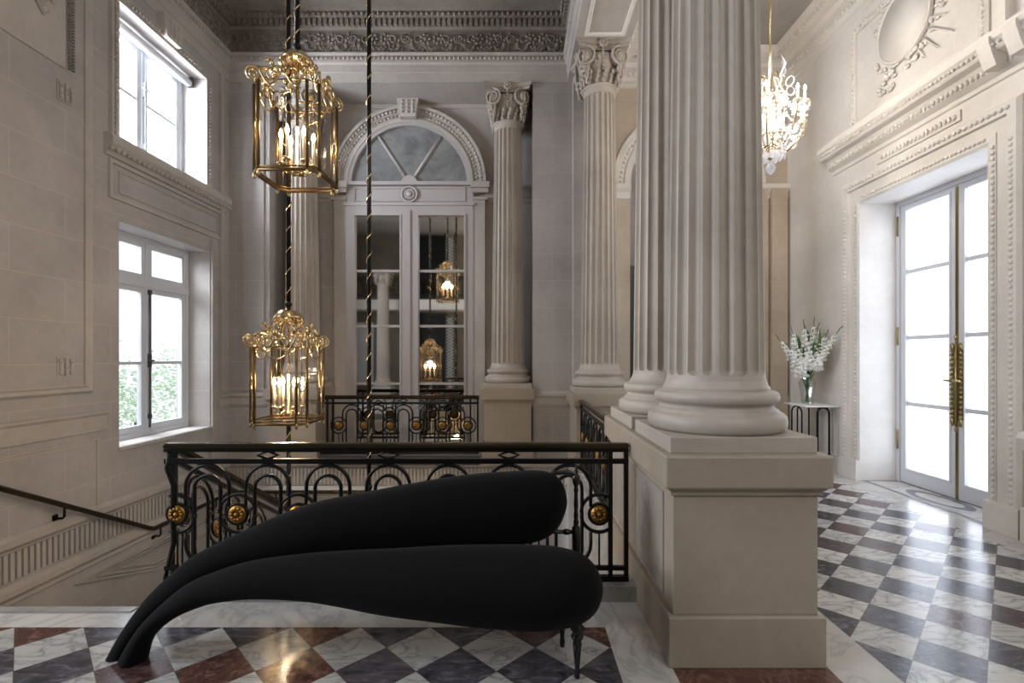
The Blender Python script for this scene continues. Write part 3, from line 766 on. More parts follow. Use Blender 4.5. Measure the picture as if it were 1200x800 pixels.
# ---- windows (left)
def pane_box(root, x, y0, y1, z0, z1, mat=None, nm='glass_pane', parent=None):
    b = MB(); b.box(x-.003, x+.003, y0, y1, z0, z1); o = b.build(nm, mat or M['glass'], parent or root)
    o.location = -Vector(root.location) if parent is None else (0,0,0); return o
def casement(name, x, H, bars, transom, label, mid):
    y0, y1, z0, z1 = H; root = empty(name, (x, (y0+y1)/2, z0), label, 'window', kind='structure'); off = -Vector(root.location)
    b = MB(); b.box(x-.06,x+.05,y0,y0+.05,z0,z1); b.box(x-.06,x+.05,y1-.05,y1,z0,z1); b.box(x-.06,x+.05,y0,y1,z0,z0+.06); b.box(x-.06,x+.05,y0,y1,z1-.06,z1)
    if transom: b.box(x-.06,x+.06,y0,y1,transom-.045,transom+.045)
    b.box(x-.06,x+.055,mid-.028,mid+.028,z0,z1)
    o = b.build('window_frame', M['paintgrey'], root, .004); o.location = off
    segs = [(z0+.06, (transom-.045) if transom else z1-.06)] + ([(transom+.045, z1-.06)] if transom else [])
    for (p, q) in ((y0+.05, mid-.028), (mid+.028, y1-.05)):
        for si, (za, zb_) in enumerate(segs):
            b = MB(); fw = .065
            b.box(x-.03,x+.03,p,p+fw,za,zb_); b.box(x-.03,x+.03,q-fw,q,za,zb_); b.box(x-.03,x+.03,p,q,za,za+fw+.02); b.box(x-.03,x+.03,p,q,zb_-fw,zb_)
            if si == 0:
                for zz in bars: b.box(x-.02,x+.02,p+fw,q-fw,zz-.02,zz+.02)
            sa = b.build('sash', M['paintgrey'], root, .003); sa.location = off
            b = MB(); b.box(x-.003,x+.003,p+fw,q-fw,za+fw+.02,zb_-fw); b.build('glass_pane', M['glass'], sa)
    b = MB(); b.tube([(x+.075,mid,z0+.1),(x+.075,mid,(transom or z1)-.1)], .011, 8); b.box(x+.05,x+.085,mid-.02,mid+.02,z0+.9,z0+1.08); b.tube([(x+.09,mid-.055,z0+.99),(x+.09,mid+.055,z0+.99)], .012, 8)
    for zz in (z0+.25, z0+1.9): 
        if zz < z1-.1: b.box(x+.05,x+.09,mid-.018,mid+.018,zz-.03,zz+.03)
    o = b.build('espagnolette', M['slate'] if transom else M['paintgrey'], root); o.location = off
    return root
w1 = casement('window_1', -4.97, W1, [1.52], 2.56, 'lower casement window with transom on the left wall', 6.60)
w2 = casement('window_2', -4.97, W2, [4.95], None, 'upper casement window on the left wall near the ceiling', 6.52)
b = MB(); b.box(-4.98,XL+.03,W1[0]-.02,W1[1]+.02,W1[2]-.045,W1[2]+.0); o = b.build('window_sill', M['whitemarble'], w1, .006); o.location = -Vector(w1.location)
rb = empty('roller_blind', (-4.80, 6.49, 5.6), 'white rolled up blind at the top of the upper window', 'blind')
b = MB(); b.tube([(0,-.76,0),(0,.74,0)], .055, 16); b.build('fabric_roll', M['paintwhite'], rb)
for q in (-.79, .74): b = MB(); b.box(-.02,.05,q,q+.03,-.06,.085); b.build('bracket', M['slate'], rb)

# ---- French door (right)
dx = 4.95; D0, D1, DM = 4.66, 6.40, 5.53
dr = empty('door_1', (dx, DM, 0), 'tall white double French door with frosted panes', 'door', kind='structure'); do = -Vector(dr.location)
b = MB(); b.box(dx-.05,dx+.08,D0,D0+.05,0,3.58); b.box(dx-.05,dx+.08,D1-.05,D1,0,3.58); b.box(dx-.05,dx+.08,D0,D1,3.52,3.58)
o = b.build('door_frame', M['paintwhite'], dr, .004); o.location = do
pzs = [.19, 1.01, 1.84, 2.67, 3.45]
for (p, q) in ((D0+.05, DM-.004), (DM+.004, D1-.05)):
    b = MB(); fw = .095
    b.box(dx-.03,dx+.03,p,p+fw,.01,3.52); b.box(dx-.03,dx+.03,q-fw,q,.01,3.52); b.box(dx-.03,dx+.03,p,q,.01,.19); b.box(dx-.03,dx+.03,p,q,3.45,3.52)
    for zz in pzs[1:4]: b.box(dx-.025,dx+.025,p+fw,q-fw,zz-.024,zz+.024)
    b.sweep([(dx-.03,p+fw-.01,.18),(dx-.03,q-fw+.01,.18),(dx-.03,q-fw+.01,3.46),(dx-.03,p+fw-.01,3.46)], [(-.012,0),(-.012,.012),(.012,.012),(.012,0)], (-1,0,0), closed=True)
    leaf = b.build('door_leaf', M['paintwhite'], dr, .003); leaf.location = do
    for i in range(4):
        b = MB(); b.box(dx-.004,dx+.004,p+fw,q-fw,pzs[i],pzs[i+1]); b.build('glass_pane', M['frost'], leaf)
    yy = DM-.055 if q < DM+.01 else DM+.055
    b = MB(); b.box(dx-.042,dx-.030,yy-.032,yy+.032,.90,1.68)
    for i in range(14): zz = .93+.055*i; b.ball((dx-.045, yy, zz), (.012,.026,.022), 6, 4)
    b.ball((dx-.045,yy,1.71),(.014,.03,.05),8,5); b.ball((dx-.045,yy,.87),(.014,.03,.05),8,5)
    b.tube([(dx-.04,yy,1.33),(dx-.09,yy,1.33)], .011, 8); b.tube([(dx-.09,yy-.035,1.33),(dx-.09,yy+.05,1.335)], .014, 8); b.build('door_handle', M['brass'], leaf)
    yy = p+.01 if q < DM+.01 else q-.01
    for (za, zb_) in ((.42,.66),(1.75,1.98),(3.15,3.40)):
        b = MB(); b.tube([(dx-.05,yy+(.03 if yy > DM else -.03),za),(dx-.05,yy+(.03 if yy > DM else -.03),zb_)], .015, 8); b.build('hinge', M['brass'], leaf)
b = MB(); b.tube([(dx-.045,DM,.80),(dx-.045,DM,1.80)], .013, 8); b.ball((dx-.045,DM,1.82),(.02,.02,.04)); b.ball((dx-.045,DM,.79),(.02,.02,.04)); b.box(dx-.04,dx-.03,DM-.016,DM+.016,.01,3.5)
o = b.build('bolt_rod', M['brass'], dr); o.location = do
# door architrave etc on right wall
b = MB(); YA0, YA1 = 4.66, 6.40
b.sweep([(XR,YA0,.24),(XR,YA0,3.58),(XR,YA1,3.58),(XR,YA1,.24)], [(0,0),(0,.02),(.03,.035),(.07,.03),(.09,.03),(.09,.02),(.2,.02),(.21,.05),(.30,.055),(.33,.03),(.33,0)], (-1,0,0))
b.box(XR-.022,XR,4.95,6.10,3.965,4.075)
for yy in (4.66-.33, 6.40): b.box(XR-.07, XR, yy, yy+.33, 0, .26)
b.box(XR-.03,XR,6.73,8.1,0,.24)
ad = S('trim_13', b, M['hallstone'], 'carved stone architrave framing the French door', 'moulding')
b = MB()
def beads_y(b, x, z, y0, y1, p, r): 
    for i in range(int((y1-y0)/p)): b.ball((x, y0+p*(i+.5), z), r, 6, 4)
beads_y(b, XR-.035, 3.645, YA0, YA1, .05, (.016,.022,.02)); beads_y(b, XR-.055, 3.84, YA0-.25, YA1+.25, .06, (.018,.026,.024)); beads_y(b, XR-.03, 4.02, 4.98, 6.08, .055, (.018,.022,.035))
for yy, r_ in ((YA0-.065, .02), (YA1+.065, .02), (YA1+.25, .024), (YA0-.25, .024)):
    for i in range(60): b.ball((XR-(.035 if r_ == .02 else .052), yy, .3+.055*i), (.016,r_,.022), 6, 4)
b.build('bead_row', M['hallstone'], ad)
# cornice above door
b = MB(); b.sweep([(XR,3.5,0),(XR,6.95,0)][::-1], [(0,4.13),(.02,4.14),(.03,4.18),(.09,4.22),(.09,4.28),(.12,4.31),(.19,4.33),(.21,4.35),(.21,4.40),(.235,4.42),(.25,4.47),(.25,4.49),(0,4.52)], (0,0,1))
dc = S('trim_14', b, M['hallstone'], 'projecting carved cornice shelf above the French door', 'cornice')
b = MB(); beads_y(b, XR-.10, 4.25, 4.27, 6.93, .055, (.022,.022,.03)); beads_y(b, XR-.225, 4.375, 4.27, 6.93, .05, (.016,.02,.02)); b.build('bead_row', M['hallstone'], dc)
# relief panel above door
b = MB(); b.sweep([(XR,4.70,4.62),(XR,6.52,4.62),(XR,6.52,5.86),(XR,4.70,5.86)], [(-.05,0),(-.05,.02),(-.02,.035),(.03,.02),(.05,.03),(.05,0)], (-1,0,0), closed=True)
rr = b.build('relief_panel', M['hallstone']); tag(rr, 'carved relief panel with round shield above the French door', 'relief')
b = MB()
for i in range(34): b.ball((XR-.035, 4.72+.053*i, 4.62), (.016,.02,.02), 6, 4); b.ball((XR-.035, 4.72+.053*i, 5.86), (.016,.02,.02), 6, 4)
for i in range(23): b.ball((XR-.035, 6.52, 4.66+.053*i), (.016,.02,.02), 6, 4); b.ball((XR-.035, 4.70, 4.66+.053*i), (.016,.02,.02), 6, 4)
b.build('bead_border', M['hallstone'], rr)
b = MB(); cy, cz = 5.66, 5.40
b.tube([(XR-.02,cy,cz),(XR-.05,cy,cz)], .40, 40); b.tube([(XR-.05,cy+.385*math.cos(2*PI*i/40),cz+.385*math.sin(2*PI*i/40)) for i in range(40)], .018, 6, closed=True)
for i in range(9):
    an = -1.1+.22*i*1.0+PI*0; 
    for sg in (-1,): 
        y_, z_ = cy-.42*math.cos(an), cz+.42*math.sin(an); b.tube([(XR-.03,y_,z_),(XR-.03,cy-(.62+.1*(i%3))*math.cos(an),cz+(.62+.1*(i%3))*math.sin(an))], [.012,.007], 5)
for i in range(60):
    an = R.uniform(0.3, 5.9); rr_ = R.uniform(.40,.52); b.ball((XR-.03, cy+rr_*math.cos(an)*1.05, cz+rr_*math.sin(an)), (.022,R.uniform(.015,.05),R.uniform(.015,.04)), 6, 4)
for i in range(12): b.ball((XR-.03, 5.95+R.uniform(-.12,.1), 4.90+R.uniform(-.15,.1)), (.025,.035,.03), 6, 4)
b.build('shield_carving', M['hallstone'], rr)
# hall cornice at ceiling
b = MB(); hp = [(0,6.02),(.02,6.03),(.02,6.08),(.06,6.10),(.08,6.16),(.08,6.24),(.16,6.27),(.18,6.34),(.30,6.37),(.32,6.42),(.36,6.46),(.38,6.5),(0,6.5)]
hpath = [(1.57,-2,0),(1.57,YH,0),(XR,YH,0),(XR,-2,0)]
b.sweep(hpath, hp, (0,0,1)); hc = S('trim_15', b, M['hallstone'], 'moulded cornice round the hall ceiling right of the columns', 'cornice')
b = MB()
for (p, q, t_, nrm) in run(hpath):
    L = (q-p).length
    for i in range(int(L/.075)):
        c = p+t_*(.075*(i+.5)); e = c+nrm*.09; b.ball((e.x,e.y,6.20), (.026,.026,.03), 6, 4); e = c+nrm*.30; b.obox(e+Vector((0,0,6.39)), t_*.022, nrm*.03, Vector((0,0,.03)))
b.build('dentil_row', M['hallstone'], hc)
# pilaster right of door with bracket capital and base
b = MB(); b.box(XR-.10,XR,3.95,4.28,.0,.30); b.box(XR-.06,XR,3.98,4.25,.3,4.6); b.box(XR-.16,XR,3.6,3.9,0,4.1)
for y_ in (4.40, 4.16):
    b.prism([(0,4.20),(.19,4.20),(.235,4.32),(.26,4.40),(.26,4.45),(0,4.45)], lambda p,q,d:(XR-p,d,q), y_, y_+.12); b.box(XR-.09,XR,y_+.02,y_+.10,4.45,6.0)
pl = S('trim_16', b, M['hallstone'], 'stone pilaster and carved bracket at the right edge beside the French door', 'pilaster')
b = MB(); b.sweep([(XR,3.9,0),(XR,4.28,0)][::-1], [(0,.78),(.1,.80),(.14,.9),(.12,.95),(0,.97)], (0,0,1)); b.build('dado_cap', M['hallstone'], pl)
# hall back arch mouldings
b = MB(); arc = [(AC+ar*math.cos(PI*i/40), YH, 4.43+ar*math.sin(PI*i/40)) for i in range(41)]
b.sweep(arc, [(0,0),(0,.05),(.1,.05),(.12,.03),(.2,.03),(.22,.07),(.3,.07),(.3,0)], (0,-1,0))
b.sweep([(1.5,YH,0),(AC-ar,YH,0)], [(0,4.18),(.03,4.2),(.03,4.3),(.07,4.36),(.07,4.43),(0,4.45)], (0,0,1)); b.sweep([(AC+ar,YH,0),(XR,YH,0)], [(0,4.18),(.03,4.2),(.03,4.3),(.07,4.36),(.07,4.43),(0,4.45)], (0,0,1))
b.sweep([(AC+ar,YH,0),(XR,YH,0)], [(0,.80),(.03,.81),(.04,.95),(0,.98)], (0,0,1))
ha = S('trim_17', b, M['hallstone'], 'arch and impost mouldings on the hall end wall', 'moulding')
b = MB()
for i in range(44): an = PI*(i+.5)/44; b.ball((AC+(ar+.16)*math.cos(an), YH-.045, 4.43+(ar+.16)*math.sin(an)), (.022,.015,.022), 6, 4)
b.build('bead_row', M['hallstone'], ha)
d2 = empty('door_2', (AC, YH+.2, 0), 'dark panelled double door in the arch of the hall end wall', 'door', kind='structure'); o2 = -Vector(d2.location)
b = MB(); b.box(AC-ar,AC+ar,YH+.22,YH+.28,3.02,3.14); b.box(AC-ar,AC-ar+.07,YH+.2,YH+.28,0,3.1); b.box(AC+ar-.07,AC+ar,YH+.2,YH+.28,0,3.1); o = b.build('door_frame', M['darkwood'], d2); o.location = o2
for (p, q) in ((AC-ar+.07, AC-.01), (AC+.01, AC+ar-.07)):
    b = MB(); b.box(p,q,YH+.24,YH+.28,0.01,3.02)
    for (za, zb_) in ((.2,.95),(1.1,2.1),(2.2,2.9)): b.sweep([(p+.12,YH+.24,za),(q-.12,YH+.24,za),(q-.12,YH+.24,zb_),(p+.12,YH+.24,zb_)], [(-.02,0),(-.02,.02),(.02,.02),(.02,0)], (0,-1,0), closed=True)
    o = b.build('door_leaf', M['darkwood'], d2); o.location = o2
b = MB(); b.prism([(AC-ar,3.14),(AC+ar,3.14)]+[(AC+ar*math.cos(PI*i/24),4.43+ar*math.sin(PI*i/24)) for i in range(25)], lambda p,q,d:(p,d,q), YH+.25, YH+.256); o = b.build('fanlight_pane', M['frost'], d2); o.location = o2
b = MB(); b.box(1.4,4.5,8.9,9.0,0,6.0); S('wall_beyond', b, M['hall_x'], 'cream wall of the room beyond the hall end arch', 'wall')

# ------------------------------------------------------------------ hanging lanterns
def lantern_proto():
    root = empty('hanging_lantern'); w, a, H = .258, .19, .70
    cs = [(-a,-w),(a,-w),(w,-a),(w,a),(a,w),(-a,w),(-w,a),(-w,-a)]
    b = MB()
    for (x, y) in cs: b.tube([(x,y,0),(x,y,H)], .0125, 6)
    for z, r in ((0,.015),(.028,.008),(H,.006)): b.tube([(x,y,z) for x, y in cs], r, 6, closed=True)
    b.build('frame', M['darkgold'], root)
    for i in range(8):
        p, q = cs[i], cs[(i+1) % 8]; b = MB(); cx, cy = (p[0]+q[0])/2, (p[1]+q[1])/2
        ax = Vector((q[0]-p[0], q[1]-p[1], 0))*.48; nn = ax.cross(Vector((0,0,1))).normalized()*.0015
        b.obox((cx,cy,H/2), ax, nn, (0,0,H/2-.005)); b.build('glass_pane', M['lglass'], root)
    # lambrequin scrolls at the top of the wide faces
    b = MB()
    for q in range(4):
        an = q*PI/2; tg = Vector((math.cos(an), math.sin(an), 0)); nr = Vector((math.sin(an), -math.cos(an), 0))
        for s in (-1, 1):
            b.tube([tg*(s*a*v)+nr*w+Vector((0,0,H-.10*math.sin(v*PI*.5+.0)**2*0 + (.10-.14*abs(math.sin(v*PI)))*1.0)) for v in [i/14 for i in range(15)]], .010, 6)
            b.tube([tg*(s*(.075+.045*math.cos(t_)))+nr*(w+.004)+Vector((0,0,H+.045+.045*math.sin(t_))) for t_ in [i*2*PI/14 for i in range(14)]], .008, 6, closed=True)
        b.ball(tuple(nr*w+Vector((0,0,H+.13))), (.025,.025,.045), 8, 5); b.ball(tuple(nr*w+Vector((0,0,H+.07))), (.03,.03,.03), 8, 5)
        b.tube([tg*(-.13)+nr*w+Vector((0,0,H-.03)), tg*(-.07)+nr*w+Vector((0,0,H-.085)), nr*w+Vector((0,0,H-.11)), tg*(.07)+nr*w+Vector((0,0,H-.085)), tg*.13+nr*w+Vector((0,0,H-.03))], .006, 6)
    b.build('scroll_valance', M['gold'], root)
    for q in range(4):
        an = q*PI/2+PI/4; d = Vector((math.cos(an), math.sin(an), 0)); e = (w+a)/2*math.sqrt(2); tg = Vector((-d.y, d.x, 0)); up = Vector((0,0,1))
        b = MB(); c = d*(e+.02)+up*(H+.06)
        for rr_, th in ((.055,.009),(.03,.007)): b.tube([c+d*(rr_*math.cos(t_))+up*(rr_*math.sin(t_)) for t_ in [i*2*PI/16 for i in range(16)]], th, 6, closed=True)
        b.tube([c-d*.04+up*.05, d*(e-.08)+up*(H+.14), d*(e-.16)+up*(H+.12), d*(.16)+up*(H+.16), d*(.12)+up*(H+.22), d*(.105)+up*(H+.28)], [.013,.016,.015,.013,.012,.01], 6)
        b.tube([d*(e-.10)+up*(H+.12), d*(e-.13)+up*(H+.2), d*(e-.09)+up*(H+.23), d*(e-.07)+up*(H+.19)], .008, 6)
        for i in range(5): b.ball(tuple(d*(e-.12+R.uniform(-.05,.05))+tg*R.uniform(-.03,.03)+up*(H+.11+.025*i)), (.018,.018,.024), 6, 4)
        b.tube([d*e+tg*(.035*math.cos(t_))+up*(H*.5+.055*math.sin(t_)) for t_ in [i*2*PI/14 for i in range(14)]], .005, 6, closed=True)
        b.tube([d*e+up*(H*.5+.055), d*e+up*H], .004, 5); b.tube([d*e+up*(H*.5-.055), d*e+up*.02], .004, 5)
        b.build('corner_scroll', M['gold'], root)
    for (x, y) in cs[::2]+cs[1::2]:
        b = MB(); b.lathe([(0,-.05),(.008,-.045),(.016,-.025),(.01,-.012),(.016,0),(0,.005)], (x,y,0), 8); b.build('drop_finial', M['gold'], root)
    b = MB(); b.lathe([(0,H+.27),(.125,H+.27),(.135,H+.285),(.125,H+.30),(.11,H+.32),(.09,H+.345),(.03,H+.36),(.02,H+.38),(0,H+.38)], n=16)
    for i in range(12): an = i*PI/6; b.ball((.125*math.cos(an), .125*math.sin(an), H+.25), (.02,.02,.03), 6, 4)
    b.build('crown_cap', M['gold'], root)
    b = MB(); b.lathe([(0,.06),(.02,.04),(.05,.05),(.055,.07),(.03,.09),(.012,.10),(.012,H+.28),(0,H+.28)], n=12)
    for i in range(6):
        an = i*PI/3+.3; d = Vector((math.cos(an), math.sin(an), 0)); b.tube([Vector((0,0,.10))+d*.03, d*.08+Vector((0,0,.06)), d*.125+Vector((0,0,.09)), d*.125+Vector((0,0,.13))], .006, 6)
        b.lathe([(0,.125),(.03,.13),(.026,.142),(.012,.15),(0,.152)], (d.x*.125, d.y*.125, 0), 10)
    b.build('candle_arms', M['gold'], root)
    for i in range(6):
        an = i*PI/3+.3; x, y = .125*math.cos(an), .125*math.sin(an)
        b = MB(); b.lathe([(0,.15),(.012,.15),(.012,.33),(0,.332)], (x,y,0), 10); c = b.build('candle', M['candle'], root)
        b = MB(); b.lathe([(0,.332),(.013,.347),(.018,.37),(.009,.40),(0,.42)], (x,y,0), 8); b.build('flame_bulb', M['flame'], c)
    return root
lp = lantern_proto()
def rod(root, z0, z1, z2=None):
    for (a_, b_) in ((z0, z1),) + (((z2, .0),) if z2 is not None else ()):
        m = MB(); m.tube([(0,0,a_),(0,0,b_)], .021, 10)
        if z2 is None or a_ == z0: m.ball((0,0,a_+.04), (.035,.035,.03), 10, 5)
        o = m.build('suspension_rod', M['iron'], root)
        g_ = MB(); L = abs(b_-a_); n = int(L/.2*10); g_.tube([(.022*math.cos(2*PI*i/10), .022*math.sin(2*PI*i/10), min(a_,b_)+.02*i) for i in range(n)], .0065, 4); g_.build('gilt_spiral', M['gold'], o)
spots = [((-1.825,4.11,3.06), None, 'gilt lantern hanging highest, near the top left of the stairwell'),
         ((-2.18,4.72,.99), -3.9, 'gilt lantern hanging lower, just above the black railing'),
         ((-1.49,4.98,-.82), None, 'lowest gilt lantern, deep in the stairwell behind the black sofa')]
lans = [lp] + [copy_tree(lp) for _ in spots[1:]]
for o, (l_, z2, lab) in zip(lans, spots):
    place(o, l_, lab, 'lantern'); rod(o, 1.07, 7.3-l_[2], z2)
    ld = bpy.data.lights.new('lantern_glow', 'POINT'); ld.energy = 24; ld.color = (1,.76,.50); ld.shadow_soft_size = .05
    lo = bpy.data.objects.new('lantern_glow', ld); col.objects.link(lo); lo.location = Vector(l_)+Vector((0,0,.45))

# ------------------------------------------------------------------ crystal chandelier
ch = empty('crystal_chandelier', (2.80,5.47,3.64), 'lit crystal chandelier hanging in the hall right of the columns', 'chandelier')
b = MB(); b.tube([(0,0,1.1),(0,0,2.86)], .011, 8); b.lathe([(0,2.80),(.06,2.82),(.07,2.86),(0,2.86)], n=16); b.build('hanging_rod', M['gold'], ch)
b = MB(); b.lathe([(0,.12),(.03,.15),(.05,.2),(.02,.26),(.03,.34),(.06,.4),(.03,.46),(.02,.6),(.04,.7),(.05,.78),(.02,.86),(.015,1.1),(0,1.12)], n=12)
arms = []
for i in range(8):
    an = i*PI/4+.2; d = Vector((math.cos(an), math.sin(an), 0)); k = .40 if i % 2 == 0 else .33; zt = .62 if i % 2 == 0 else .72
    b.tube([d*.03+Vector((0,0,.30)), d*.16+Vector((0,0,.20)), d*.32+Vector((0,0,.33)), d*k+Vector((0,0,zt-.1)), d*k+Vector((0,0,zt-.04))], .009, 6); arms.append((d, k, zt))
    b.tube([d*.04+Vector((0,0,.72)), d*.14+Vector((0,0,.95)), d*.1+Vector((0,0,1.06)), d*.03+Vector((0,0,1.02))], .007, 6)
b.tube([(.24*math.cos(2*PI*i/24), .24*math.sin(2*PI*i/24), .34) for i in range(24)], .008, 6, closed=True)
b.tube([(.15*math.cos(2*PI*i/24), .15*math.sin(2*PI*i/24), .80) for i in range(24)], .007, 6, closed=True)
b.build('gilt_frame', M['gold'], ch)
for (d, k, zt) in arms:
    b = MB(); b.lathe([(0,zt-.045),(.05,zt-.03),(.045,zt-.02),(.012,zt-.01),(.012,zt+.08),(0,zt+.082)], (d.x*k,d.y*k,0), 10); c = b.build('candle', M['candle'], ch)
    b = MB(); b.lathe([(0,zt+.082),(.012,zt+.10),(.014,zt+.115),(.005,zt+.14),(0,zt+.15)], (d.x*k,d.y*k,0), 8); b.build('flame_bulb', M['flamew'], c)
def drop(b, p, s=1.0, kind=0):
    x, y, z = p
    if kind == 0: b.lathe([(0,-.07*s),(.022*s,-.05*s),(.03*s,-.03*s),(.018*s,-.01*s),(0,.01*s)], p, 8, smooth=False)
    else: b.lathe([(0,-.10*s),(.012*s,-.08*s),(.02*s,-.03*s),(.008*s,0),(0,.005*s)], p, 6, smooth=False)
protos = {}
def crystal(p, s, kind):
    key = kind
    if key not in protos:
        b = MB(); drop(b, (0,0,0), 1, kind); protos[key] = b.build('crystal_drop', M['crystal'], ch); o = protos[key]
    else: o = protos[key].copy(); col.objects.link(o)
    o.location = p; o.scale = (s, s, s)
cnt = 0
for (d, k, zt) in arms:
    for (rr_, dz, s, kd) in ((k,-.06,1.2,0),(k+.04,-.02,.8,1),(k-.05,-.02,.8,1),(k*.72,-.25,1.3,0),(k*.45,-.36,1.1,1)):
        crystal(tuple(d*rr_+Vector((0,0,zt+dz))), s, kd)
for i in range(14): an = 2*PI*i/14; crystal((.24*math.cos(an), .24*math.sin(an), .33), 1.1, i % 2)
for i in range(12): an = 2*PI*i/12; crystal((.15*math.cos(an), .15*math.sin(an), .80), 1.1, i % 2)
for i in range(10): an = 2*PI*i/10; crystal((.10*math.cos(an), .10*math.sin(an), .20), 1.2, 0)
for i in range(10): an = 2*PI*i/10; crystal((.12*math.cos(an), .12*math.sin(an), .60), 1.2, 1)
crystal((0,0,.10), 1.9, 0)
b = MB()
for i in range(6):
    an = i*PI/3; d = Vector((math.cos(an), math.sin(an), 0)); b.tube([d*.10+Vector((0,0,.98)), d*.17+Vector((0,0,1.12)), d*.12+Vector((0,0,1.24))], [.015,.012,.003], 6)
    b.tube([d*.22+Vector((0,0,.9+.05*math.cos(t_)))+d*.045*math.sin(t_) for t_ in [j*2*PI/12 for j in range(12)]], .006, 5, closed=True)
b.tube([(0,0,1.1),(0,0,1.30)], [.025,.003], 6)
for j in range(3):
    for i in range(14): an = 2*PI*i/14; b.ball((.09*math.cos(an)*(1+.3*j), .09*math.sin(an)*(1+.3*j), .86-.13*j), .013, 6, 4)
b.build('crystal_spires', M['crystal'], ch); b = MB()
for (r0, z0_, r1, z1_, nn, dp) in ((.15,.80,.30,.60,14,.05),(.24,.34,.36,.60,16,.08),(.08,1.0,.15,.82,10,.02),(.24,.33,.06,.15,14,.03),(.09,.60,.22,.36,12,.04)):
    for i in range(nn):
        an = 2*PI*(i+.5)/nn
        for j in range(9): v = j/8; r_ = r0+(r1-r0)*v; b.ball((r_*math.cos(an), r_*math.sin(an), z0_+(z1_-z0_)*v-dp*math.sin(PI*v)), .0125, 6, 3)
b.build('crystal_beading', M['crystal'], ch)['kind'] = 'stuff'
for (dx_, dy_, dz_) in ((-.3,0,.8),(.3,0,.8),(0,-.35,.8),(0,0,.45)):
    ld = bpy.data.lights.new('chandelier_glow', 'POINT'); ld.energy = 22; ld.color = (1,.91,.80); ld.shadow_soft_size = .06
    lo = bpy.data.objects.new('chandelier_glow', ld); col.objects.link(lo); lo.location = Vector((2.80+dx_,5.47+dy_,3.64+dz_))

# ------------------------------------------------------------------ console, vase, flowers
ct = empty('console_table', (4.19,7.08,0), 'white topped console table on black arched legs by the hall wall', 'table')
b = MB(); b.box(-.225,.225,-.28,.28,.905,.925); b.build('tabletop', M['petal'], ct, .004)
def arch_leg(fn): 
    b = MB(); hw = .085
    b.tube([fn(-hw,0)]+[fn(-hw*math.cos(PI*i/12), .81+hw*math.sin(PI*i/12)) for i in range(13)]+[fn(hw,0)], .011, 8); b.build('arched_leg', M['iron'], ct)
arch_leg(lambda u, z: (u+.04, -.24, z)); arch_leg(lambda u, z: (u+.04, .24, z)); arch_leg(lambda u, z: (-.19, u*1.5, z)); arch_leg(lambda u, z: (.19, u*1.5, z))
vx, vy, vz = 4.14, 7.06, .925
va = empty('glass_vase', (vx,vy,vz), 'clear cut glass vase holding tall white flowers on the console', 'vase')
prof = [(.075,0),(.08,.02),(.085,.10),(.105,.24),(.115,.30),(.10,.34),(.085,.36),(.08,.38),(.10,.43)]
b = MB(); n = 16; 
po = [(0,0)]+[(r_,z) for r_, z in prof]+[(r_-.008,z) for r_, z in prof[::-1][:-1]]+[(.068,.015),(0,.015)]
b.lathe(po, n=n, smooth=False); b.build('vase_body', M['vaseglass'], va)
b = MB()
for i in range(8): an = i*PI/4; b.ball((.112*math.cos(an), .112*math.sin(an), .30), .014, 6, 4)
b.build('glass_beads', M['vaseglass'], va)
fl_specs = [(-1.0,.1,.82),(-.65,-.15,.86),(-.45,.3,.90),(-.2,-.2,.95),(.0,.25,.88),(.18,-.15,.98),(.42,.1,.93),(.45,-.6,.84),(.56,-1.35,.88),(-.8,-.35,.70),(.3,.4,.80)]
def fstem(lx, ly, h, label):
    h *= 1.25
    root = empty('flower_stem', (vx+.01*lx, vy+.01*ly, vz+.03), label, 'flower', 'white flower stems in the vase')
    dirv = Vector((lx*.55, ly*.5, 1)); P = lambda v: Vector((-lx*.03+lx*.46*v**1.5, -ly*.03+ly*.3*v**1.5, h*v*(1-.06*abs(lx)*v)))
    b = MB(); b.tube([P(i/8) for i in range(9)], [.006]*6+[.005,.004,.002], 6); b.build('stem', M['stem'], root)
    b = MB()
    for i in range(22):
        v = .44+.44*i/21; p = P(v); an = i*2.4; r_ = .030*(1.25-.8*(i/21)); c = p+Vector((math.cos(an)*r_, math.sin(an)*r_, 0)); s = .040*(1.25-.75*(i/21))
        for k in range(3):
            a2 = an+k*2.1; b.ball((c.x+s*.7*math.cos(a2), c.y+s*.7*math.sin(a2), c.z+s*.4*math.sin(a2*1.7)), (s*R.uniform(.6,.9), s*R.uniform(.6,.9), s*R.uniform(.4,.8)), 6, 4)
    b.build('blossoms', M['petal'], root)
    b = MB()
    for i in range(5):
        v = .93+.016*i; p = P(min(v,1)); b.ball(tuple(p+Vector((R.uniform(-.008,.008),R.uniform(-.008,.008),0))), (.006,.006,.012), 6, 4)
    for i in range(3):
        v0 = .30+.12*i; an = R.uniform(0, 6.28); o_ = Vector((math.cos(an)*.6+lx*.6, math.sin(an)*.6, 0)); p = P(v0)
        L = R.uniform(.40,.62); pts = [p+o_*(L*.30*q*q)+Vector((0,0,L*q*(1-.15*q))) for q in [j/6 for j in range(7)]]
        side = Vector((-o_.y, o_.x, 0)).normalized(); vs = []; 
        for j, q in enumerate(pts): wd = .017*math.sin(PI*min(1, .12+.88*j/6))+.001; vs += [q-side*wd, q+Vector((0,0,-.003)), q+side*wd, q+Vector((0,0,.003))]
        fs = [(4*j+k, 4*j+(k+1) % 4, 4*j+4+(k+1) % 4, 4*j+4+k) for j in range(6) for k in range(4)]; b.add(vs, fs, True)
    b.build('leaves', M['leaf'], root)
labs = {0:'white flower stem leaning furthest left in the vase', 8:'white flower stem leaning furthest right in the vase', 5:'tallest white flower stem standing in the vase'}
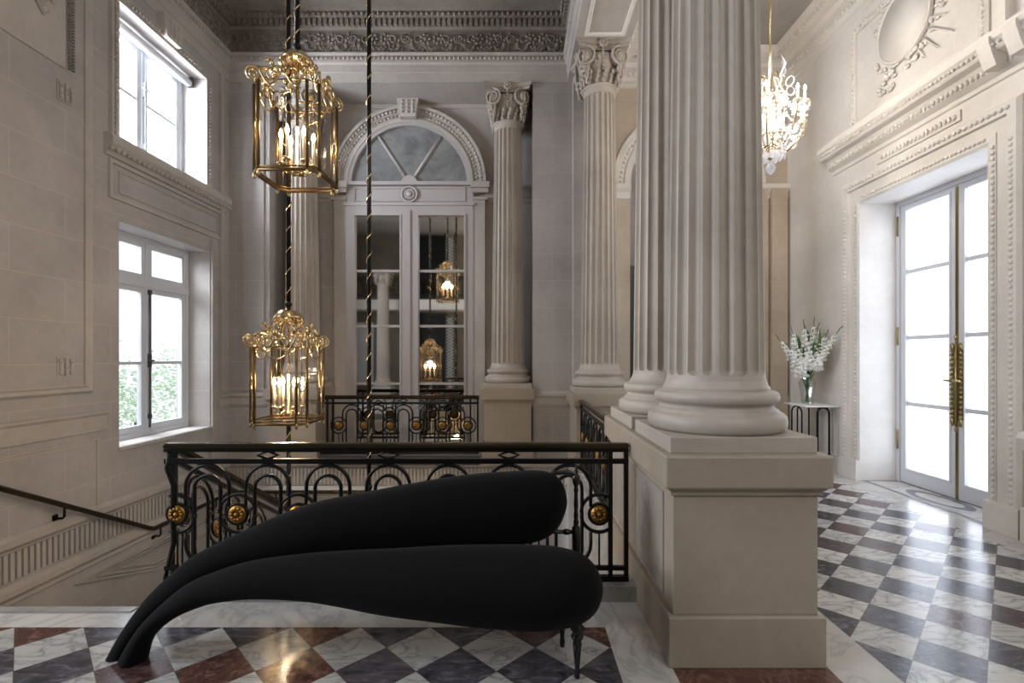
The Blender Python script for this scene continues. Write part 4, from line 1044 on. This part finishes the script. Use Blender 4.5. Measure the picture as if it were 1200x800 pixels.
for i, (lx, ly, h) in enumerate(fl_specs): fstem(lx, ly, h, labs.get(i, 'tall white flower stem in the middle of the bouquet'))
# the two long blades at the sides of the bouquet belong to the outer stems

# ------------------------------------------------------------------ black two-lobed sofa
sf = empty('sculptural_sofa', (-.6,2.62,0), 'black velvet sofa of two long curved teardrop lobes on turned legs', 'sofa'); so = -Vector(sf.location)
def lobe(name, st, ys, ryk, tip):
    rings = []; n = 28; m = len(st)
    pts = []
    for i, ((a1, a2), (b1, b2)) in enumerate(st):
        Y = ys[0]+(ys[1]-ys[0])*min(1, i/(m-5.0)); 
        W = lambda px, py: Vector(((px-606)/580*Y, 0, 1.6-(py-418)/580*Y))
        t_, u_ = W(a1, a2), W(b1, b2); c = (t_+u_)/2; h = (t_-u_)/2; pts.append((c, h, Y))
    # catmull interpolation for smoothness
    fine = []
    for i in range(m-1):
        p0, p1, p2, p3 = pts[max(i-1,0)], pts[i], pts[i+1], pts[min(i+2,m-1)]
        for k in range(4):
            v = k/4
            def cr(a,b_,c_,d): return (b_*2 + (c_-a)*v + (a*2-b_*5+c_*4-d)*v*v + (b_*3-a-c_*3+d)*v**3)*.5
            fine.append((cr(p0[0],p1[0],p2[0],p3[0]), cr(p0[1],p1[1],p2[1],p3[1]), cr(p0[2],p1[2],p2[2],p3[2])))
    fine.append(pts[-1])
    vs = []
    L = len(fine)
    for i, (c, h, Y) in enumerate(fine):
        ry = h.length*(ryk[0]+(ryk[1]-ryk[0])*min(1, i/(L*.6)))
        for k in range(n):
            an = 2*PI*k/n; p = c + h*math.cos(an); vs.append((p.x, Y+ry*math.sin(an), max(p.z, .002)))
    fs = [(i*n+k, i*n+(k+1) % n, (i+1)*n+(k+1) % n, (i+1)*n+k) for i in range(L-1) for k in range(n)]
    fs += [tuple(range(n-1,-1,-1)), tuple((L-1)*n+k for k in range(n))]
    b = MB(); b.add(vs, fs, True); o = b.build(name, M['velvet'], sf); o.location = so; return o
U = [((127,769),(150,775)),((137,750),(160,757)),((153,725),(178,735)),((175,697),(200,716)),((202,671),(232,694)),((230,649),(262,677)),((285,622),(308,664)),((356,592),(372,654)),((427,577),(436,646)),((496,564),(502,641)),((552,556),(556,639)),((600,552.5),(600,637)),((630,551.5),(625,634)),((648,555.5),(643,627)),((658,564),(655,615)),((663,576),(662,600)),((664.5,586),(664.5,590))]
Lo = [((141,772),(171,774)),((153,750),(177,752)),((167,730),(188,737)),((189,708),(210,721)),((216,686),(240,708.5)),((244,673),(262,703)),((290,659),(302,698.5)),((356,651),(360,699.6)),((410,648),(405,705)),((460,646.6),(455,713)),((520,644),(515,719)),((580,643.5),(575,725)),((625,644),(622,727.5)),((655,646),(652,726)),((680,652),(677,721)),((695,661),(693,712)),((703,673),(702.5,699)),((706,684),(706,688))]
lobe('backrest_lobe', U, (2.645,2.88), (1.0,.8), 0); lobe('seat_lobe', Lo, (2.61,2.58), (1.0,1.5), 0)
lx_, ly_ = .30, 2.50
def turned(x, y, h):
    b = MB(); k = h/.335
    b.lathe([(q*1.3, z) for q, z in [(0,0),(.010,0),(.012,.03*k),(.009,.05*k),(.012,.10*k),(.018,.17*k),(.015,.19*k),(.024,.205*k),(.024,.215*k),(.014,.225*k),(.026,.245*k),(.028,.255*k),(.018,.268*k),(.022,.29*k),(.028,.335*k),(.026,.42*k),(0,.42*k)]], (x,y,0), 14)
    o = b.build('turned_leg', M['blackwood'], sf); o.location = so
turned(.30, 2.47, .33); turned(.25, 2.74, .33)
b = MB(); px_ = .345; py_ = 2.90
b.lathe([(0,.0),(.012,.0),(.013,.2),(.022,.34),(.026,.50),(.024,.60),(.012,.615),(.018,.63),(.011,.65),(.015,.67),(.010,.70),(.014,.74),(.010,.80),(.015,.82),(.010,.84),(.018,.855),(.024,.87),(.024,.90),(.012,.915),(.014,.93),(.006,.945),(.009,.955),(0,.965)], (px_,py_,0), 12)
o = b.build('back_post', M['blackwood'], sf); o.location = so
b = MB(); b.tube([(.345,2.9,.905),(.30,2.9,.925),(.22,2.9,.92),(.10,2.9,.85)], .013, 8); o = b.build('back_rail', M['blackwood'], sf); o.location = so
b = MB(); b.tube([(.345,2.9,.575),(.20,2.9,.575),(-.10,2.9,.60)], .012, 8); b.ball((.29,2.9,.575), (.03,.018,.018), 8, 5)
o = b.build('back_rail', M['blackwood'], sf); o.location = so

# ------------------------------------------------------------------ room behind the camera (seen in the mirror)
b = MB(); b.box(-8,1.4,-6,-4.9,3.7,4.15); S('trim_18', b, M['hallstone'], 'upper gallery slab of the room behind seen in the mirror', 'gallery')
g1 = railing('iron_railing', lambda u, z: (u, -4.95, z+4.15), [-7.2+.404*k for k in range(14)], [-6.998+.404*k for k in range(13)], [], -7.4, -1.6, 'black gallery railing of the upper floor reflected in the mirror', [-7.3,-4.5,-1.7])
ec = empty('lift_cage', (-3.9,-5.4,0), 'black latticed lift cage reflected in the arched mirror', 'lift'); eo = -Vector(ec.location)
for (z0_, z1_) in ((0,3.6),(4.2,7.2)):
    b = MB(); b.box(-4.7,-3.3,-5.9,-5.8,z0_,z1_); b.box(-4.75,-4.68,-5.42,-5.35,z0_,z1_); b.box(-3.32,-3.25,-5.42,-5.35,z0_,z1_); b.box(-2.85,-2.8,-5.42,-5.35,z0_,z1_); o = b.build('cage_frame', M['iron'], ec); o.location = eo
    b = MB()
    for i in range(60):
        z = z0_+.1+i*.14
        if z > z1_-.3: break
        b.tube([(-3.3,-5.4,z),(-2.82,-5.4,z+.26)], .014, 4); b.tube([(-3.3,-5.4,z+.26),(-2.82,-5.4,z)], .014, 4)
    o = b.build('lattice', M['paintgrey'], ec); o.location = eo
c6 = copy_tree(cp); place(c6, (-5.6,-3.6,.3), 'fluted column of the room behind reflected in the mirror', 'column')
b = MB(); b.box(-6.0,-5.2,-4.0,-3.2,0,.3); o = b.build('stone_pedestal', M['ped']); tag(o, 'low pedestal of the column reflected in the mirror', 'pedestal')
b = MB(); b.box(-7.6,-6.7,-5.99,-5.97,.3,3.2); o = b.build('window_3', M['paintwhite']); tag(o, 'pale bright opening at the back of the room reflected in the mirror', 'window', kind='structure')
# ------------------------------------------------------------------ outside
b = MB(); b.box(-14.2,-14,2,28,-3,9); fc = b.build('neighbouring_building', M['facade']); tag(fc, 'pale building across the garden beyond the lower window', 'building')
for i in range(7):
    for j in range(3): b = MB(); b.box(-14.0,-13.96,12+1.9*i,12.9+1.9*i,.2+2.6*j,1.9+2.6*j); b.build('window', M['paintgrey'], fc)
for (x, y, z, s, lab) in ((-9.4,13.9,0.9,1.0,'leafy garden shrub outside the lower window, right side'),(-9.0,11.6,0.5,.9,'leafy garden shrub outside the lower window, left side')):
    root = empty('garden_tree', (x,y,-3), lab, 'tree'); b = MB(); b.tube([(0,0,0),(.1,0,z+2.6)], [.1,.06], 8); b.build('trunk', M['slate'], root)
    b = MB()
    for i in range(700):
        v = Vector((R.gauss(0,.45),R.gauss(0,.45),R.gauss(0,.55)))*s; c = v+Vector((0,0,z+3)); q = R.uniform(.02,.06); b.ball(tuple(c), (q,q,q*.7), 5, 3)
    b.build('foliage', M['foliage'], root)
b = MB(); b.box(-16,-5.15,-2,28,-3.3,-3.0); o = S('ground', b, M['facade'], 'pale garden ground outside the windows', 'ground')

# ------------------------------------------------------------------ light
def area(name, loc_, rot, sx, sy, e, c=(1,1,1), spread=None):
    ld = bpy.data.lights.new(name, 'AREA'); ld.shape = 'RECTANGLE'; ld.size = sx; ld.size_y = sy; ld.energy = e; ld.color = c
    if spread: ld.spread = spread
    o = bpy.data.objects.new(name, ld); col.objects.link(o); o.location = loc_; o.rotation_euler = rot; return o
area('daylight_upper_window', (-5.5,6.5,5.2), (0,-PI/2,0), 2.4, 2.4, 430, (.86,.92,1))
area('daylight_lower_window', (-6.2,6.6,4.1), (0,-PI/2+.55,0), 2.6, 3.0, 430, (.86,.92,1))
area('daylight_french_door', (5.9,5.5,2.4), (0,PI/2,0), 4.2, 2.8, 45, (.93,.96,1))
area('rear_fill', (-.55,-2.9,7.1), (.35,0,0), 2.3, 4.0, 12, (1,.96,.90))  # added fill light above and behind the camera, no skylight there
area('rear_left_window', (-7.7,1.3,3.6), (0,-PI/2,0), 4.2, 2.6, 400, (.87,.92,1))
area('rear_hall_fill', (3.0,-2.5,6.0), (.7,0,0), 2.2, 2.0, 110, (.97,.98,1))  # added fill for the hall, no opening behind it
for l_ in ((-1.2,-4.6,2.6),(-1.4,-4.8,6.0)):
    ld = bpy.data.lights.new('rear_room_lamp', 'POINT'); ld.energy = 35; ld.color = (1,.82,.55); ld.shadow_soft_size = .15
    lo = bpy.data.objects.new('rear_room_lamp', ld); col.objects.link(lo); lo.location = l_
w = bpy.data.worlds.new('sky'); scn.world = w; w.use_nodes = True
bg = w.node_tree.nodes['Background']; bg.inputs[0].default_value = (.86,.93,1,1); bg.inputs[1].default_value = 2.4
# ------------------------------------------------------------------ camera
cam = bpy.data.cameras.new('camera'); cam.sensor_width = 36; cam.lens = 580*36/1200; cam.shift_x = -6/1200; cam.shift_y = 18/1200; cam.clip_start = .05
co = bpy.data.objects.new('camera', cam); col.objects.link(co); co.location = (0,0,1.6); co.rotation_euler = (PI/2,0,0); scn.camera = co
vs_ = scn.view_settings; vs_.view_transform = 'Standard'; vs_.look = 'None'; vs_.gamma = 1; vs_.use_curve_mapping = False; vs_.exposure = 0.38
scn.cycles.use_denoising = True; scn.cycles.max_bounces = 10; scn.cycles.diffuse_bounces = 6; scn.cycles.glossy_bounces = 5; scn.cycles.transparent_max_bounces = 16
scn.cycles.sample_clamp_indirect = 6
